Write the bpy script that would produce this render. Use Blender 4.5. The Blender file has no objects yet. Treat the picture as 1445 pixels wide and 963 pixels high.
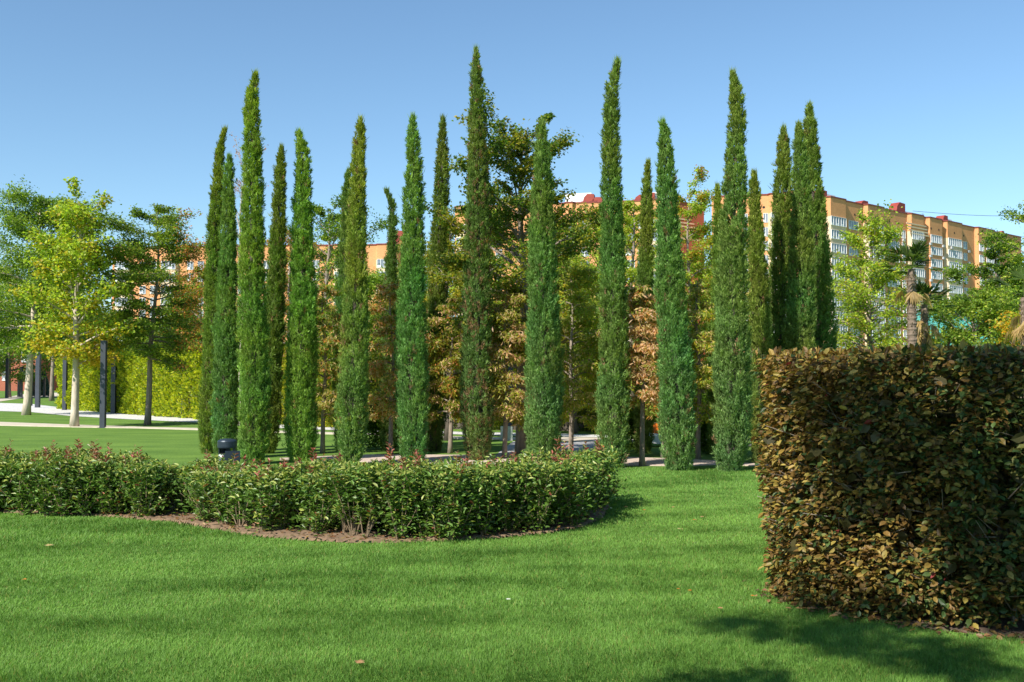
import bpy, math, random
import numpy as np
from mathutils import Vector, Matrix
rng = np.random.default_rng(11)
random.seed(5)
C = bpy.context.scene.collection
PI = math.pi
# ------------------------------------------------------------------ camera model
F = 1450.0; CX = 722.5; CY = 481.5; PITCH = math.atan(58.5 / F); EYE = 1.65
cp, sp_ = math.cos(PITCH), math.sin(PITCH)
def ray(px, py):
    u = (px - CX) / F; v = (CY - py) / F
    return np.array([u, cp - v * sp_, sp_ + v * cp])
def G(px, py, z=0.0):
    r = ray(px, py); t = (z - EYE) / r[2]
    return np.array([r[0] * t, r[1] * t, z])
def P(px, py, y):
    r = ray(px, py); t = y / r[1]
    return np.array([r[0] * t, y, EYE + r[2] * t])
# ------------------------------------------------------------------ object helpers
def tag(o, label=None, cat=None, group=None, kind=None):
    if label: o['label'] = label
    if cat: o['category'] = cat
    if group: o['group'] = group
    if kind: o['kind'] = kind
    return o
def empty(name, loc, rz=0.0):
    o = bpy.data.objects.new(name, None); C.objects.link(o)
    o.location = loc; o.rotation_euler = (0, 0, rz); o.empty_display_size = 0.3
    return o
def link(name, me, mat, parent=None, loc=None):
    o = bpy.data.objects.new(name, me); C.objects.link(o)
    if mat is not None and not len(me.materials): me.materials.append(mat)
    if parent is not None: o.parent = parent
    if loc is not None: o.location = loc
    return o
def copy_tree(o, parent=None):
    c = o.copy(); C.objects.link(c); c.parent = parent
    for ch in o.children: copy_tree(ch, c)
    return c
def mesh_np(name, V, loops, sizes, col=None, smooth=False):
    me = bpy.data.meshes.new(name)
    V = np.asarray(V, np.float32); loops = np.asarray(loops, np.int32).ravel(); sizes = np.asarray(sizes, np.int32)
    me.vertices.add(len(V)); me.vertices.foreach_set('co', V.ravel())
    me.loops.add(len(loops)); me.loops.foreach_set('vertex_index', loops)
    starts = np.concatenate([[0], np.cumsum(sizes)[:-1]]).astype(np.int32)
    me.polygons.add(len(sizes)); me.polygons.foreach_set('loop_start', starts)
    me.polygons.foreach_set('use_smooth', np.full(len(sizes), bool(smooth)))
    me.update(calc_edges=True)
    if col is not None:
        a = me.color_attributes.new('tint', 'FLOAT_COLOR', 'POINT')
        c4 = np.ones((len(V), 4), np.float32); c4[:, :3] = col
        a.data.foreach_set('color', c4.ravel())
    return me
def norm(v):
    return v / np.maximum(np.linalg.norm(v, axis=-1, keepdims=True), 1e-9)
SHAPES = {
 'tri':  (np.array([(0,-.5,0),(0,.5,0),(1,0,0)]), [(0,1,2)]),
 'quad': (np.array([(0,0,0),(.5,-.5,.07),(1,0,-.02),(.5,.5,.07)]), [(0,1,2,3)]),
 'six':  (np.array([(0,0,0),(.35,-.5,.10),(.75,-.36,.06),(1,0,-.08),(.75,.36,.06),(.35,.5,.10)]), [(0,1,2,3),(0,3,4,5)]),
 'beech':(np.array([(0,0,0),(.28,-.42,.07),(.66,-.46,.05),(1,0,-.12),(.66,.46,.05),(.28,.42,.07),(.3,0,-.02),(.68,0,-.03)]),
          [(0,1,6),(0,6,5),(6,1,2,7),(5,6,7,4),(7,2,3),(4,7,3)]),
}
def leaf_mesh(name, Pp, D, N, L, W, col, shape='quad'):
    T, faces = SHAPES[shape]
    n = len(Pp); D = norm(D); S = norm(np.cross(D, N)); N = np.cross(S, D)
    L = np.broadcast_to(L, (n,)); W = np.broadcast_to(W, (n,))
    V = (Pp[:, None, :] + D[:, None, :] * (T[None, :, 0, None] * L[:, None, None])
         + S[:, None, :] * (T[None, :, 1, None] * W[:, None, None])
         + N[:, None, :] * (T[None, :, 2, None] * L[:, None, None]))
    k = len(T); flat = np.concatenate([np.array(f) for f in faces])
    loops = (np.arange(n)[:, None] * k + flat[None, :]).ravel()
    sizes = np.tile([len(f) for f in faces], n)
    c = np.repeat(col, k, axis=0)
    return mesh_np(name, V.reshape(-1, 3), loops, sizes, c)
class MB:
    def __init__(s): s.v = []; s.f = []; s.n = 0
    def add(s, V, Fs):
        V = np.asarray(V, float); s.v.append(V)
        s.f += [tuple(i + s.n for i in f) for f in Fs]; s.n += len(V)
    def box(s, x0, x1, y0, y1, z0, z1, M=None, top=None):
        tx = ty = 0
        if top: tx, ty = top
        V = np.array([(x0,y0,z0),(x1,y0,z0),(x1,y1,z0),(x0,y1,z0),(x0+tx,y0+ty,z1),(x1-tx,y0+ty,z1),(x1-tx,y1-ty,z1),(x0+tx,y1-ty,z1)], float)
        if M is not None: V = (M[:3,:3] @ V.T).T + M[:3,3]
        s.add(V, [(0,3,2,1),(4,5,6,7),(0,1,5,4),(1,2,6,5),(2,3,7,6),(3,0,4,7)])
    def prism(s, poly, z0, z1):
        n = len(poly)
        V = [(p[0], p[1], z0) for p in poly] + [(p[0], p[1], z1) for p in poly]
        s.add(V, [tuple(range(n))[::-1], tuple(range(n, 2*n))] + [(i, (i+1) % n, n+(i+1) % n, n+i) for i in range(n)])
    def tube(s, pts, rad, k=6, cap=True):
        pts = np.asarray(pts, float); m = len(pts)
        rad = np.broadcast_to(rad, (m,))
        T = norm(np.gradient(pts, axis=0))
        ref = np.array([0.0, 0, 1]) if abs(T[0][2]) < .9 else np.array([1.0, 0, 0])
        A = norm(np.cross(T, ref)); B = np.cross(T, A)
        a = np.arange(k) * 2 * PI / k
        V = pts[:, None] + rad[:, None, None] * (A[:, None] * np.cos(a)[None, :, None] + B[:, None] * np.sin(a)[None, :, None])
        Fs = [(i*k+j, i*k+(j+1) % k, (i+1)*k+(j+1) % k, (i+1)*k+j) for i in range(m-1) for j in range(k)]
        if cap: Fs += [tuple(range(k))[::-1], tuple(range((m-1)*k, m*k))]
        s.add(V.reshape(-1, 3), Fs)
    def lathe(s, prof, k=24, c=(0,0), z0=0):
        V = []; m = len(prof)
        for r, z in prof:
            for j in range(k):
                a = 2*PI*j/k; V.append((c[0]+r*math.cos(a), c[1]+r*math.sin(a), z0+z))
        Fs = [(i*k+j, i*k+(j+1) % k, (i+1)*k+(j+1) % k, (i+1)*k+j) for i in range(m-1) for j in range(k)]
        Fs += [tuple(range(k))[::-1], tuple(range((m-1)*k, m*k))]
        s.add(V, Fs)
    def mesh(s, name, smooth=False):
        V = np.concatenate(s.v)
        return mesh_np(name, V, np.array([i for f in s.f for i in f]), [len(f) for f in s.f], None, smooth)
    def build(s, name, mat, parent=None, loc=None, smooth=False):
        return link(name, s.mesh(name, smooth), mat, parent, loc)
def snoise(Pp, scale, seed, octs=7):
    r = np.random.default_rng(seed); K = r.normal(size=(octs, Pp.shape[1])) / scale * 2.2; ph = r.uniform(0, 6.28, octs)
    return np.sin(Pp @ K.T + ph).sum(1) / math.sqrt(octs) * .9
def pip(pts, poly):
    x, y = pts[:, 0], pts[:, 1]; ins = np.zeros(len(pts), bool); n = len(poly); j = n - 1
    for i in range(n):
        xi, yi = poly[i][0], poly[i][1]; xj, yj = poly[j][0], poly[j][1]
        c = ((yi > y) != (yj > y)) & (x < (xj - xi) * (y - yi) / (yj - yi + 1e-12) + xi)
        ins ^= c; j = i
    return ins
# ------------------------------------------------------------------ materials
def newmat(name):
    m = bpy.data.materials.new(name); m.use_nodes = True
    nt = m.node_tree; nt.nodes.clear()
    out = nt.nodes.new('ShaderNodeOutputMaterial')
    return m, nt, out
def principled(name, col, rough=.6, metal=0, noise=None, bump=0, spec=.5):
    m, nt, out = newmat(name); b = nt.nodes.new('ShaderNodeBsdfPrincipled')
    b.inputs['Base Color'].default_value = (*col, 1); b.inputs['Roughness'].default_value = rough
    b.inputs['Metallic'].default_value = metal; b.inputs['Specular IOR Level'].default_value = spec
    nt.links.new(b.outputs[0], out.inputs[0])
    if noise:
        tc = nt.nodes.new('ShaderNodeTexCoord'); n = nt.nodes.new('ShaderNodeTexNoise')
        mp = nt.nodes.new('ShaderNodeMapping'); mp.inputs['Scale'].default_value = noise[2] if len(noise) > 2 else (1,1,1)
        n.inputs['Scale'].default_value = noise[0]; n.inputs['Detail'].default_value = 6; n.inputs['Roughness'].default_value = .65
        nt.links.new(tc.outputs['Object'], mp.inputs[0]); nt.links.new(mp.outputs[0], n.inputs['Vector'])
        r = nt.nodes.new('ShaderNodeValToRGB'); r.color_ramp.elements[0].position = .3; r.color_ramp.elements[1].position = .7
        r.color_ramp.elements[0].color = (*noise[1], 1); r.color_ramp.elements[1].color = (*col, 1)
        nt.links.new(n.outputs['Fac'], r.inputs[0]); nt.links.new(r.outputs[0], b.inputs['Base Color'])
        if bump:
            bp = nt.nodes.new('ShaderNodeBump'); bp.inputs['Strength'].default_value = bump; bp.inputs['Distance'].default_value = .02
            nt.links.new(n.outputs['Fac'], bp.inputs['Height']); nt.links.new(bp.outputs[0], b.inputs['Normal'])
    return m
def leafmat(name, rough=.5, tr=.3, spec=.4, tcol=(1.25, 1.35, .55)):
    m, nt, out = newmat(name); b = nt.nodes.new('ShaderNodeBsdfPrincipled')
    a = nt.nodes.new('ShaderNodeAttribute'); a.attribute_name = 'tint'
    b.inputs['Roughness'].default_value = rough; b.inputs['Specular IOR Level'].default_value = spec
    nt.links.new(a.outputs['Color'], b.inputs['Base Color'])
    t = nt.nodes.new('ShaderNodeBsdfTranslucent'); mx = nt.nodes.new('ShaderNodeMix'); mx.data_type = 'RGBA'; mx.blend_type = 'MULTIPLY'
    mx.inputs['Factor'].default_value = 1; mx.inputs[7].default_value = (*tcol, 1)
    nt.links.new(a.outputs['Color'], mx.inputs[6]); nt.links.new(mx.outputs[2], t.inputs['Color'])
    ms = nt.nodes.new('ShaderNodeMixShader'); ms.inputs[0].default_value = tr
    nt.links.new(b.outputs[0], ms.inputs[1]); nt.links.new(t.outputs[0], ms.inputs[2]); nt.links.new(ms.outputs[0], out.inputs[0])
    return m
LEAF = leafmat('broad_leaf', .45, .5, .3)
CYP = leafmat('cypress_foliage', .6, .32, .2)
GLOSS = leafmat('glossy_leaf', .42, .26, .4)
BEECH = leafmat('beech_leaf', .5, .30, .35, (1.3, 1.1, .5))
BLADE = leafmat('grass_blade', .55, .35, .25)
M = {}
M['bark_grey'] = principled('bark_grey', (.33,.27,.21), .9, noise=(14,(.13,.10,.075),(1,1,.25)), bump=.8)
M['bark_pale'] = principled('bark_pale', (.62,.53,.42), .9, noise=(10,(.38,.31,.24),(1,1,.3)), bump=.5)
M['bark_dark'] = principled('bark_dark', (.13,.105,.08), .9, noise=(14,(.05,.04,.03),(1,1,.25)), bump=.8)
M['bark_white'] = principled('bark_white', (.62,.54,.46), .85, noise=(9,(.28,.22,.18),(1,1,.5)), bump=.3)
M['palm_bark'] = principled('palm_bark', (.24,.18,.13), .95, noise=(9,(.08,.06,.045),(1,1,1.6)), bump=1)
M['twig'] = principled('twig', (.24,.17,.10), .8, noise=(20,(.12,.09,.05)))
M['soil'] = principled('soil', (.27,.175,.10), .95, noise=(9,(.12,.075,.045)), bump=1)
M['soil_shade'] = principled('soil_shade', (.13,.085,.055), .95, noise=(9,(.06,.04,.028)), bump=1)  # darker copy of soil, shade under the hedge put into its colour
M['post'] = principled('post_paint', (.045,.052,.068), .45, noise=(3,(.03,.036,.048)))
M['bin'] = principled('bin_metal', (.035,.05,.065), .38, .35, noise=(16,(.022,.034,.046)))
M['black'] = principled('black_inside', (.008,.008,.01), .8)
M['white'] = principled('white_paint', (.72,.73,.73), .4, noise=(5,(.6,.61,.61)))
M['notice'] = principled('notice_ink', (.05,.08,.11), .6)
M['orange'] = principled('orange_paint', (.85,.19,.02), .35)
M['rubber'] = principled('rubber', (.02,.02,.02), .9)
M['steel'] = principled('steel', (.3,.3,.31), .35, .8)
M['stone'] = principled('granite_block', (.58,.60,.56), .8, noise=(25,(.38,.42,.38)))

M['kerb'] = principled('sand_kerb', (.56,.49,.38), .9, noise=(3,(.42,.36,.28)))

M['cream'] = principled('cream_render', (.70,.55,.38), .9, noise=(.5,(.58,.43,.28)))
M['redcap'] = principled('red_metal', (.24,.035,.022), .5, noise=(2,(.15,.02,.015)))
M['redvent'] = principled('red_vent', (.30,.045,.026), .7, noise=(1.5,(.20,.03,.02)))
M['frame'] = principled('window_frame', (.72,.72,.72), .5)
M['glass'] = principled('window_glass', (.05,.065,.09), .08, noise=(.35,(.30,.33,.38)), spec=.8)
M['teal'] = principled('teal_cladding', (.10,.46,.42), .55, noise=(.4,(.07,.36,.34)))
M['roofgrey'] = principled('roof_grey', (.4,.4,.41), .6)
M['cable'] = principled('cable_black', (.03,.03,.035), .6)
def brickmat(name, c1, c2, mortar, sc=1.0, noisec=None, rows=False):
    m, nt, out = newmat(name); b = nt.nodes.new('ShaderNodeBsdfPrincipled'); b.inputs['Roughness'].default_value = .85
    tc = nt.nodes.new('ShaderNodeTexCoord'); mp = nt.nodes.new('ShaderNodeMapping')
    if not rows: mp.inputs['Rotation'].default_value = (PI/2, 0, 0)
    br = nt.nodes.new('ShaderNodeTexBrick'); br.inputs['Scale'].default_value = sc
    br.inputs['Color1'].default_value = (*c1,1); br.inputs['Color2'].default_value = (*c2,1); br.inputs['Mortar'].default_value = (*mortar,1)
    br.inputs['Mortar Size'].default_value = .012 if rows else .025
    nt.links.new(tc.outputs['Object'], mp.inputs[0]); nt.links.new(mp.outputs[0], br.inputs['Vector'])
    n = nt.nodes.new('ShaderNodeTexNoise'); n.inputs['Scale'].default_value = .35 if not rows else 4; n.inputs['Detail'].default_value = 5
    nt.links.new(tc.outputs['Object'], n.inputs['Vector'])
    rp = nt.nodes.new('ShaderNodeMapRange'); rp.inputs['To Min'].default_value = .78; rp.inputs['To Max'].default_value = 1.15
    nt.links.new(n.outputs['Fac'], rp.inputs[0])
    mx = nt.nodes.new('ShaderNodeMix'); mx.data_type = 'RGBA'; mx.blend_type = 'MULTIPLY'; mx.inputs['Factor'].default_value = 1
    nt.links.new(br.outputs['Color'], mx.inputs[6]); nt.links.new(rp.outputs[0], mx.inputs[7])
    nt.links.new(mx.outputs[2], b.inputs['Base Color']); nt.links.new(b.outputs[0], out.inputs[0])
    return m
M['brick'] = brickmat('orange_brick', (.70,.31,.12), (.62,.26,.10), (.62,.34,.17), 1.1)
M['brick_red'] = brickmat('red_brick', (.36,.10,.05), (.31,.08,.04), (.38,.16,.10), 1.1)
M['pavers'] = brickmat('pink_pavers', (.56,.44,.36), (.50,.39,.32), (.34,.27,.22), 2.2, rows=True)
M['pathwhite'] = brickmat('white_paving', (.62,.60,.57), (.56,.54,.51), (.34,.33,.31), 1.0, rows=True)
M['plaza'] = brickmat('grey_paving', (.38,.37,.36), (.33,.32,.31), (.2,.2,.19), 1.6, rows=True)
def grassmat():
    m, nt, out = newmat('lawn_grass'); b = nt.nodes.new('ShaderNodeBsdfPrincipled'); b.inputs['Roughness'].default_value = .9
    b.inputs['Specular IOR Level'].default_value = .1
    tc = nt.nodes.new('ShaderNodeTexCoord')
    def noise(scale, det, vec=(1,1,1)):
        mp = nt.nodes.new('ShaderNodeMapping'); mp.inputs['Scale'].default_value = vec
        n = nt.nodes.new('ShaderNodeTexNoise'); n.inputs['Scale'].default_value = scale; n.inputs['Detail'].default_value = det; n.inputs['Roughness'].default_value = .6
        nt.links.new(tc.outputs['Object'], mp.inputs[0]); nt.links.new(mp.outputs[0], n.inputs['Vector']); return n
    n1 = noise(.55, 3, (.8, 1.6, 1)); n2 = noise(22, 5); 
    r1 = nt.nodes.new('ShaderNodeValToRGB'); r1.color_ramp.elements[0].position = .36; r1.color_ramp.elements[1].position = .66
    r1.color_ramp.elements[0].color = (.092,.172,.030,1); r1.color_ramp.elements[1].color = (.145,.245,.044,1)
    nt.links.new(n1.outputs['Fac'], r1.inputs[0])
    mr = nt.nodes.new('ShaderNodeMapRange'); mr.inputs['From Min'].default_value = .3; mr.inputs['From Max'].default_value = .7
    mr.inputs['To Min'].default_value = .62; mr.inputs['To Max'].default_value = 1.25; nt.links.new(n2.outputs['Fac'], mr.inputs[0])
    mx = nt.nodes.new('ShaderNodeMix'); mx.data_type = 'RGBA'; mx.blend_type = 'MULTIPLY'; mx.inputs['Factor'].default_value = 1
    nt.links.new(r1.outputs[0], mx.inputs[6]); nt.links.new(mr.outputs[0], mx.inputs[7]); nt.links.new(mx.outputs[2], b.inputs['Base Color'])
    bp = nt.nodes.new('ShaderNodeBump'); bp.inputs['Strength'].default_value = .7; bp.inputs['Distance'].default_value = .03
    nt.links.new(n2.outputs['Fac'], bp.inputs['Height']); nt.links.new(bp.outputs[0], b.inputs['Normal']); nt.links.new(b.outputs[0], out.inputs[0])
    return m
M['grass'] = grassmat()
# ------------------------------------------------------------------ ground, paths
mb = MB(); mb.add([(-1500,-300,0),(1500,-300,0),(1500,2500,0),(-1500,2500,0)], [(0,1,2,3)])
tag(mb.build('lawn', M['grass']), kind='structure')
def strip(name, top, bot, z, mat, thick=0.0, sub=6):
    def dens(a):
        a = np.array(a, float); t = np.linspace(0, 1, len(a)); T = np.linspace(0, 1, (len(a)-1)*sub+1)
        return np.stack([np.interp(T, t, a[:, 0]), np.interp(T, t, a[:, 1])], 1)
    A = np.array([G(*p) for p in dens(top)]); B = np.array([G(*p) for p in dens(bot)])
    n = len(A); V = np.concatenate([A, B]); V[:, 2] = z
    m = MB()
    if thick:
        V2 = V.copy(); V2[:, 2] = z - thick
        m.add(np.concatenate([V, V2]), [(n+i, n+i+1, i+1, i) for i in range(n-1)] + [(3*n+i, n*3+i+1, n+i+1, n+i)[::-1] for i in range(n-1)]
              + [(i, i+1, 2*n+i+1, 2*n+i)[::-1] for i in range(n-1)] + [(0, n, 3*n, 2*n), (n-1, 2*n-1, 4*n-1, 3*n-1)[::-1]])
    else:
        m.add(V, [(n+i, n+i+1, i+1, i) for i in range(n-1)])
    return tag(m.build(name, mat), kind='structure')
# white far path, its branch, thin sand kerb strip, plaza and near pink path
strip('path_white', [(-140,567.5),(0,569),(45,570.5),(100,577),(180,584),(285,591.5),(400,600),(545,606),(660,610.5),(760,612),(860,614.5),(1000,620),(1200,624)],
      [(-140,579),(0,580.5),(45,582),(100,587.5),(180,592),(285,597),(400,605),(545,610),(660,614),(760,616),(860,618),(1000,623),(1200,627)], .010, M['pathwhite'])
strip('path_branch', [(-140,560),(0,563),(32,556.8),(60,554.8),(84,554.6)], [(-140,566),(0,567),(32,562),(60,560.5),(84,560.4)], .014, M['kerb'])
strip('kerb_strip', [(-140,595),(0,596.5),(105,600.5),(200,603.5),(285,605.5),(420,610),(560,614),(660,618)],
      [(-140,599.5),(0,601),(105,603.4),(200,605),(285,607.5),(420,612),(560,616),(660,620.5)], .030, M['kerb'], .03)
strip('path_sand', [(660,618),(760,617.5),(860,618.5),(1000,625),(1200,630)], [(660,620.5),(760,622),(860,623.5),(1000,629.5),(1200,633)], .014, M['kerb'])
mb = MB(); pl = [G(*p) for p in [(690,650),(855,650),(838,623.5),(724,623.5)]]
mb.add([(p[0],p[1],.008) for p in pl], [(0,1,2,3)]); tag(mb.build('plaza_paving', M['plaza']), kind='structure')
strip('path_pink', [(395,647.5),(440,645.6),(520,642.5),(640,643),(760,643.5),(880,646),(960,648.5),(1010,651),(1060,655),(1140,658)],
      [(395,650),(440,648.8),(520,653),(640,655.5),(760,656),(880,657.2),(960,658.3),(1010,656.5),(1060,658),(1140,661)], .018, M['pavers'], .018)
# ------------------------------------------------------------------ cypresses
CG = 'tall slim cypresses standing in a ring on the lawn'
def cypress(label, tx, ty, bx, by, w, seed, hue=(.058,.112,.030), brown=0.0, n=46000, yellow=.5, prof=None, wisp=1.0):
    r = np.random.default_rng(seed); b = G(bx, by); d = b[1]
    top = P(tx, ty, d); H = top[2]; lean = top[0] - b[0]; R0 = w * .91 * .5 * d / F - .015
    tipb = {1:.05,3:.03,5:-.06,8:-.11,13:.04,17:-.08}.get(seed, 0) + r.normal()*.015; tipb *= H/8
    root = empty('cypress_tree', b); tag(root, label, 'cypress tree', CG)
    pr = prof or [(0,.66),(.05,.88),(.12,1.0),(.22,.98),(.33,.93),(.45,.86),(.6,.74),(.75,.60),(.87,.47),(.94,.37),(.975,.26),(.993,.14),(1,.02)]
    pt = [p[0] for p in pr]; pv = [p[1] for p in pr]
    ph = r.uniform(0, 6.28, 4)
    def axis(t): 
        return np.stack([lean * (t**1.15) + 1.6*tipb*np.clip((t-.9)/.1,0,1)**2 + .05*np.sin(t*7+ph[0])*t*(1-t)*2*H/8, .06*np.sin(t*6+ph[1])*t], -1)
    # flame shaped plumes of scale leaves laid over the column
    tt = np.linspace(0, 1, 400); cdf = np.cumsum(np.interp(tt, pt, pv) + .12); cdf /= cdf[-1]
    per = 26; npl = int(n/per * 1.25 * min(1.35, H * R0 / 2.3)) + 300
    t = np.interp(r.random(npl), cdf, tt); th = r.uniform(0, 2*PI, npl); z = t * H
    Q = np.stack([np.cos(th)*R0*2.2, np.sin(th)*R0*2.2, z*.75], 1)
    lump = snoise(Q, .42, seed+1) * .05 + snoise(Q, .16, seed+2) * .035
    streak = snoise(np.stack([np.cos(th)*2.2, np.sin(th)*2.2, z*.35], 1), .5, seed+3) * .06
    R = np.interp(t, pt, pv) * R0 * (1 + lump + streak) + .004
    size = np.interp(t, [0,.5,.9,1], [1.1,1.0,.8,.65]) * r.uniform(.65,1.3,npl)
    R = np.maximum(R * (1 - r.random(npl)**2.4 * .50) - .045*size, .0)
    ax = axis(t); out = np.stack([np.cos(th), np.sin(th), 0*th], 1)
    Bp = np.stack([ax[:, 0] + R*np.cos(th), ax[:, 1] + R*np.sin(th), z - .10*size], 1)
    Ap = norm(out * r.uniform(.08,.36,npl)[:,None] + np.array([0, 0, 1.]) + r.normal(size=(npl,3))*.16)
    id_ = np.repeat(np.arange(npl), per); n = len(id_)
    u = r.random(n); Lp = (.17*size)[id_]
    rad3 = r.normal(size=(n,3)); rad3 -= Ap[id_]*np.sum(rad3*Ap[id_],1)[:,None]; rad3 = norm(rad3)
    wd = (.042*size)[id_] * np.sin(PI*np.clip(.15+u*.85,0,1))**.7 * r.random(n)**.5
    X = Bp[id_] + Ap[id_]*(u*Lp)[:,None] + rad3*wd[:,None]
    D = Ap[id_] + rad3*.55 + r.normal(size=(n,3))*.22; N = rad3 + out[id_]*.4 + r.normal(size=(n,3))*.3
    L = r.uniform(.035, .075, n); W = r.uniform(.014, .028, n)
    base = np.array(hue)*np.array([2.95,2.42,1.70])
    k = snoise(X, .35, seed+5)[:, None]; kp = r.normal(size=(npl,1)).clip(-1.8,1.8)[id_]
    tz = t[id_]; top_y = np.clip((tz - .45) * 1.6, 0, 1)[:, None] * yellow
    col = base * (1 + .08*k + .18*kp + .13*r.normal(size=(n,1)).clip(-2,2)) * (1 + top_y * np.array([.45, .05, -.45]))
    col = col * (1 + np.array([.12, .0, -.08]) * snoise(X, .9, seed+6)[:, None]) * (1+.25*(u[:,None]-.4)) * (1 + np.clip(.5-tz,0,.5)[:,None]*np.array([.30,.14,.95]))
    brp = r.random(npl) < (.015 + brown * np.clip(.55 + .5*snoise(Bp, .30, seed+7), 0, 1) * np.interp(t, [0,.08,.35,.6,.8,1], [1.0,.7,1.0,.9,.3,.1]))
    br = brp[id_] & (r.random(n) < .85)
    col[br] = np.array([.30, .18, .10]) * r.uniform(.6, 1.3, (br.sum(), 1))
    # feathery leader wisps
    m = int(150 * wisp); tw = 1 - r.random(m)**2 * .06 + .012; aw = axis(tw)
    Xw = np.stack([aw[:, 0] + r.normal(0, .025, m), aw[:, 1] + r.normal(0, .025, m), tw*H - .12], 1)
    Dw = np.array([0.05, 0, 1.0]) + r.normal(size=(m, 3)) * .22
    # loose side tufts that stick out of the column
    ms = 160; ti = r.random(ms//8).repeat(8)*.95; thi = r.uniform(0, 6.28, ms//8).repeat(8); ai = axis(ti)
    Ri = np.interp(ti, pt, pv) * R0 * 1.0
    oi = np.stack([np.cos(thi), np.sin(thi), 0*thi], 1)
    Xs = np.stack([ai[:, 0], ai[:, 1], ti*H], 1) + oi * Ri[:, None] + r.normal(0, .025, (ms, 3))
    Ds = oi * .5 + np.array([0, 0, 1.]) + r.normal(size=(ms, 3)) * .22
    def cc(q): return base * (1 + np.array([.35, .05, -.3])*yellow) * r.uniform(.75, 1.25, (q, 1))
    Xa = np.concatenate([X, Xw, Xs]); Da = np.concatenate([D, Dw, Ds]); Na = np.concatenate([N, r.normal(size=(m+ms, 3))])
    La = np.concatenate([L, r.uniform(.10, .20, m), r.uniform(.09, .15, ms)]); Wa = np.concatenate([W, r.uniform(.015, .022, m), r.uniform(.018, .028, ms)])
    ca = np.concatenate([col, cc(m), cc(ms)])
    keep = Xa[:, 2] > -.02; Xa, Da, Na, La, Wa, ca = [q[keep] for q in (Xa, Da, Na, La, Wa, ca)]
    link('foliage', leaf_mesh('foliage', Xa, Da, Na, La, Wa, np.clip(ca, .004, .8), 'tri'), CYP, root)
    tb = MB(); ts = np.linspace(0, .93, 14); a = axis(ts)
    tb.tube(np.stack([a[:, 0], a[:, 1], ts*H - .05*(ts == 0)], 1), np.linspace(.11, .02, 14) * (H/8), 8)
    for q in range(9):
        an = r.uniform(0, 6.28); o = np.array([math.cos(an), math.sin(an)])
        tb.tube([(o[0]*.03, o[1]*.03, -.03), (o[0]*R0*.30, o[1]*R0*.30, .35), (o[0]*R0*.36, o[1]*R0*.36, 1.1), (o[0]*R0*.3, o[1]*R0*.3, 2.0)], [.03, .02, .012, .006], 5)
    tb.build('trunk', M['bark_dark'], root, smooth=True)
    return root
flat = [(0,.6),(.05,.86),(.12,1.0),(.22,.97),(.4,.90),(.6,.77),(.78,.62),(.9,.50),(.96,.33),(.985,.24),(1,.05)]
G1 = (.060,.125,.028); G2 = (.050,.110,.034); G3 = (.046,.096,.030); G4 = (.062,.108,.030)
CYL = [
 ('leftmost cypress, blunt bushy top leaning right, partly behind a thinner one', 311,183,294,640,34,1,(.052,.098,.02),0,.8,flat),
 ('short narrow cypress with thin pointed tip, second from left, just behind the grey litter bin', 324,222,317,648,42,2,G2,0,.3,None),
 ('very tall cypress with wispy tip, third from left, the tallest in the left half', 355,106,358,655,50,3,G1,0,.9,flat),
 ('slim dark cypress tucked close behind the very tall left one', 398,208,378,640,38,4,(.048,.09,.022),.03,.7,flat),
 ('broad bright green cypress with forked feathery tip, right of the slim dark one', 428,186,424,652,52,5,(.062,.135,.030),0,.5,None),
 ('thin cypress rising just left behind the olive green pointed cypress', 490,240,483,636,34,6,G3,0,.3,flat),
 ('pointed olive green cypress with yellowish upper half, left of centre', 509,170,495,657,48,7,(.066,.118,.032),.01,.8,None),
 ('short dark cypress with bent hooked tip standing far back between two big ones', 555,268,549,637,30,8,(.042,.082,.026),.03,.2,None),
 ('dense blue green cypress with square tufted top, left of the blunt dark one', 583,165,582,654,53,9,(.050,.118,.038),0,.5,None),
 ('dark cypress with blunt rounded top rising behind the yellow leaved tree', 626,168,612,637,38,10,(.044,.082,.022),.05,.3,flat),
 ('tallest cypress of all, with dead brown patches all down its column', 672,72,674,650,51,11,(.048,.092,.030),.42,.25,None),
 ('bulky cypress in front of the big branching tree, tip well below its neighbours', 765,172,767,657,60,12,(.050,.106,.036),.02,.35,None),
 ('very tall wispy tipped cypress right of centre, its base beyond the low hedge end', 863,88,865,660,50,13,(.050,.104,.032),.02,.35,None),
 ('thin short cypress whose top shows above the pink leaved young tree', 913,229,908,640,34,14,(.056,.10,.026),.02,.5,flat),
 ('cypress with tufty base and visible stems, standing nearest the pink path edge', 937,172,957,664,58,15,(.050,.112,.038),.04,.2,None),
 ('short bright tipped cypress peeking out left behind the very tall right hand one', 1013,262,1011,642,30,16,(.056,.112,.030),0,.8,None),
 ('tallest cypress in the right half, its pointed tip bent left', 1041,104,1031,665,60,17,(.054,.104,.034),0,.6,None),
 ('blunt topped medium cypress between the very tall one and the clump of three', 1065,243,1076,655,40,18,G4,0,.5,flat),
 ('left cypress of the three in a clump above the copper hedge', 1107,180,1101,650,54,19,(.052,.10,.030),.01,.5,None),
 ('middle cypress of the three in a clump above the copper hedge', 1128,176,1131,655,52,20,(.056,.104,.034),0,.4,None),
 ('right cypress of the three in a clump, the highest of them', 1141,150,1163,648,56,21,(.052,.102,.030),0,.5,None),
]
for (lb, tx, ty, bx, by, w, sd, hue, br, ye, pf) in CYL:
    cypress(lb, tx, ty, bx, by, w, sd, hue, br, 46000, ye, pf)
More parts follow.
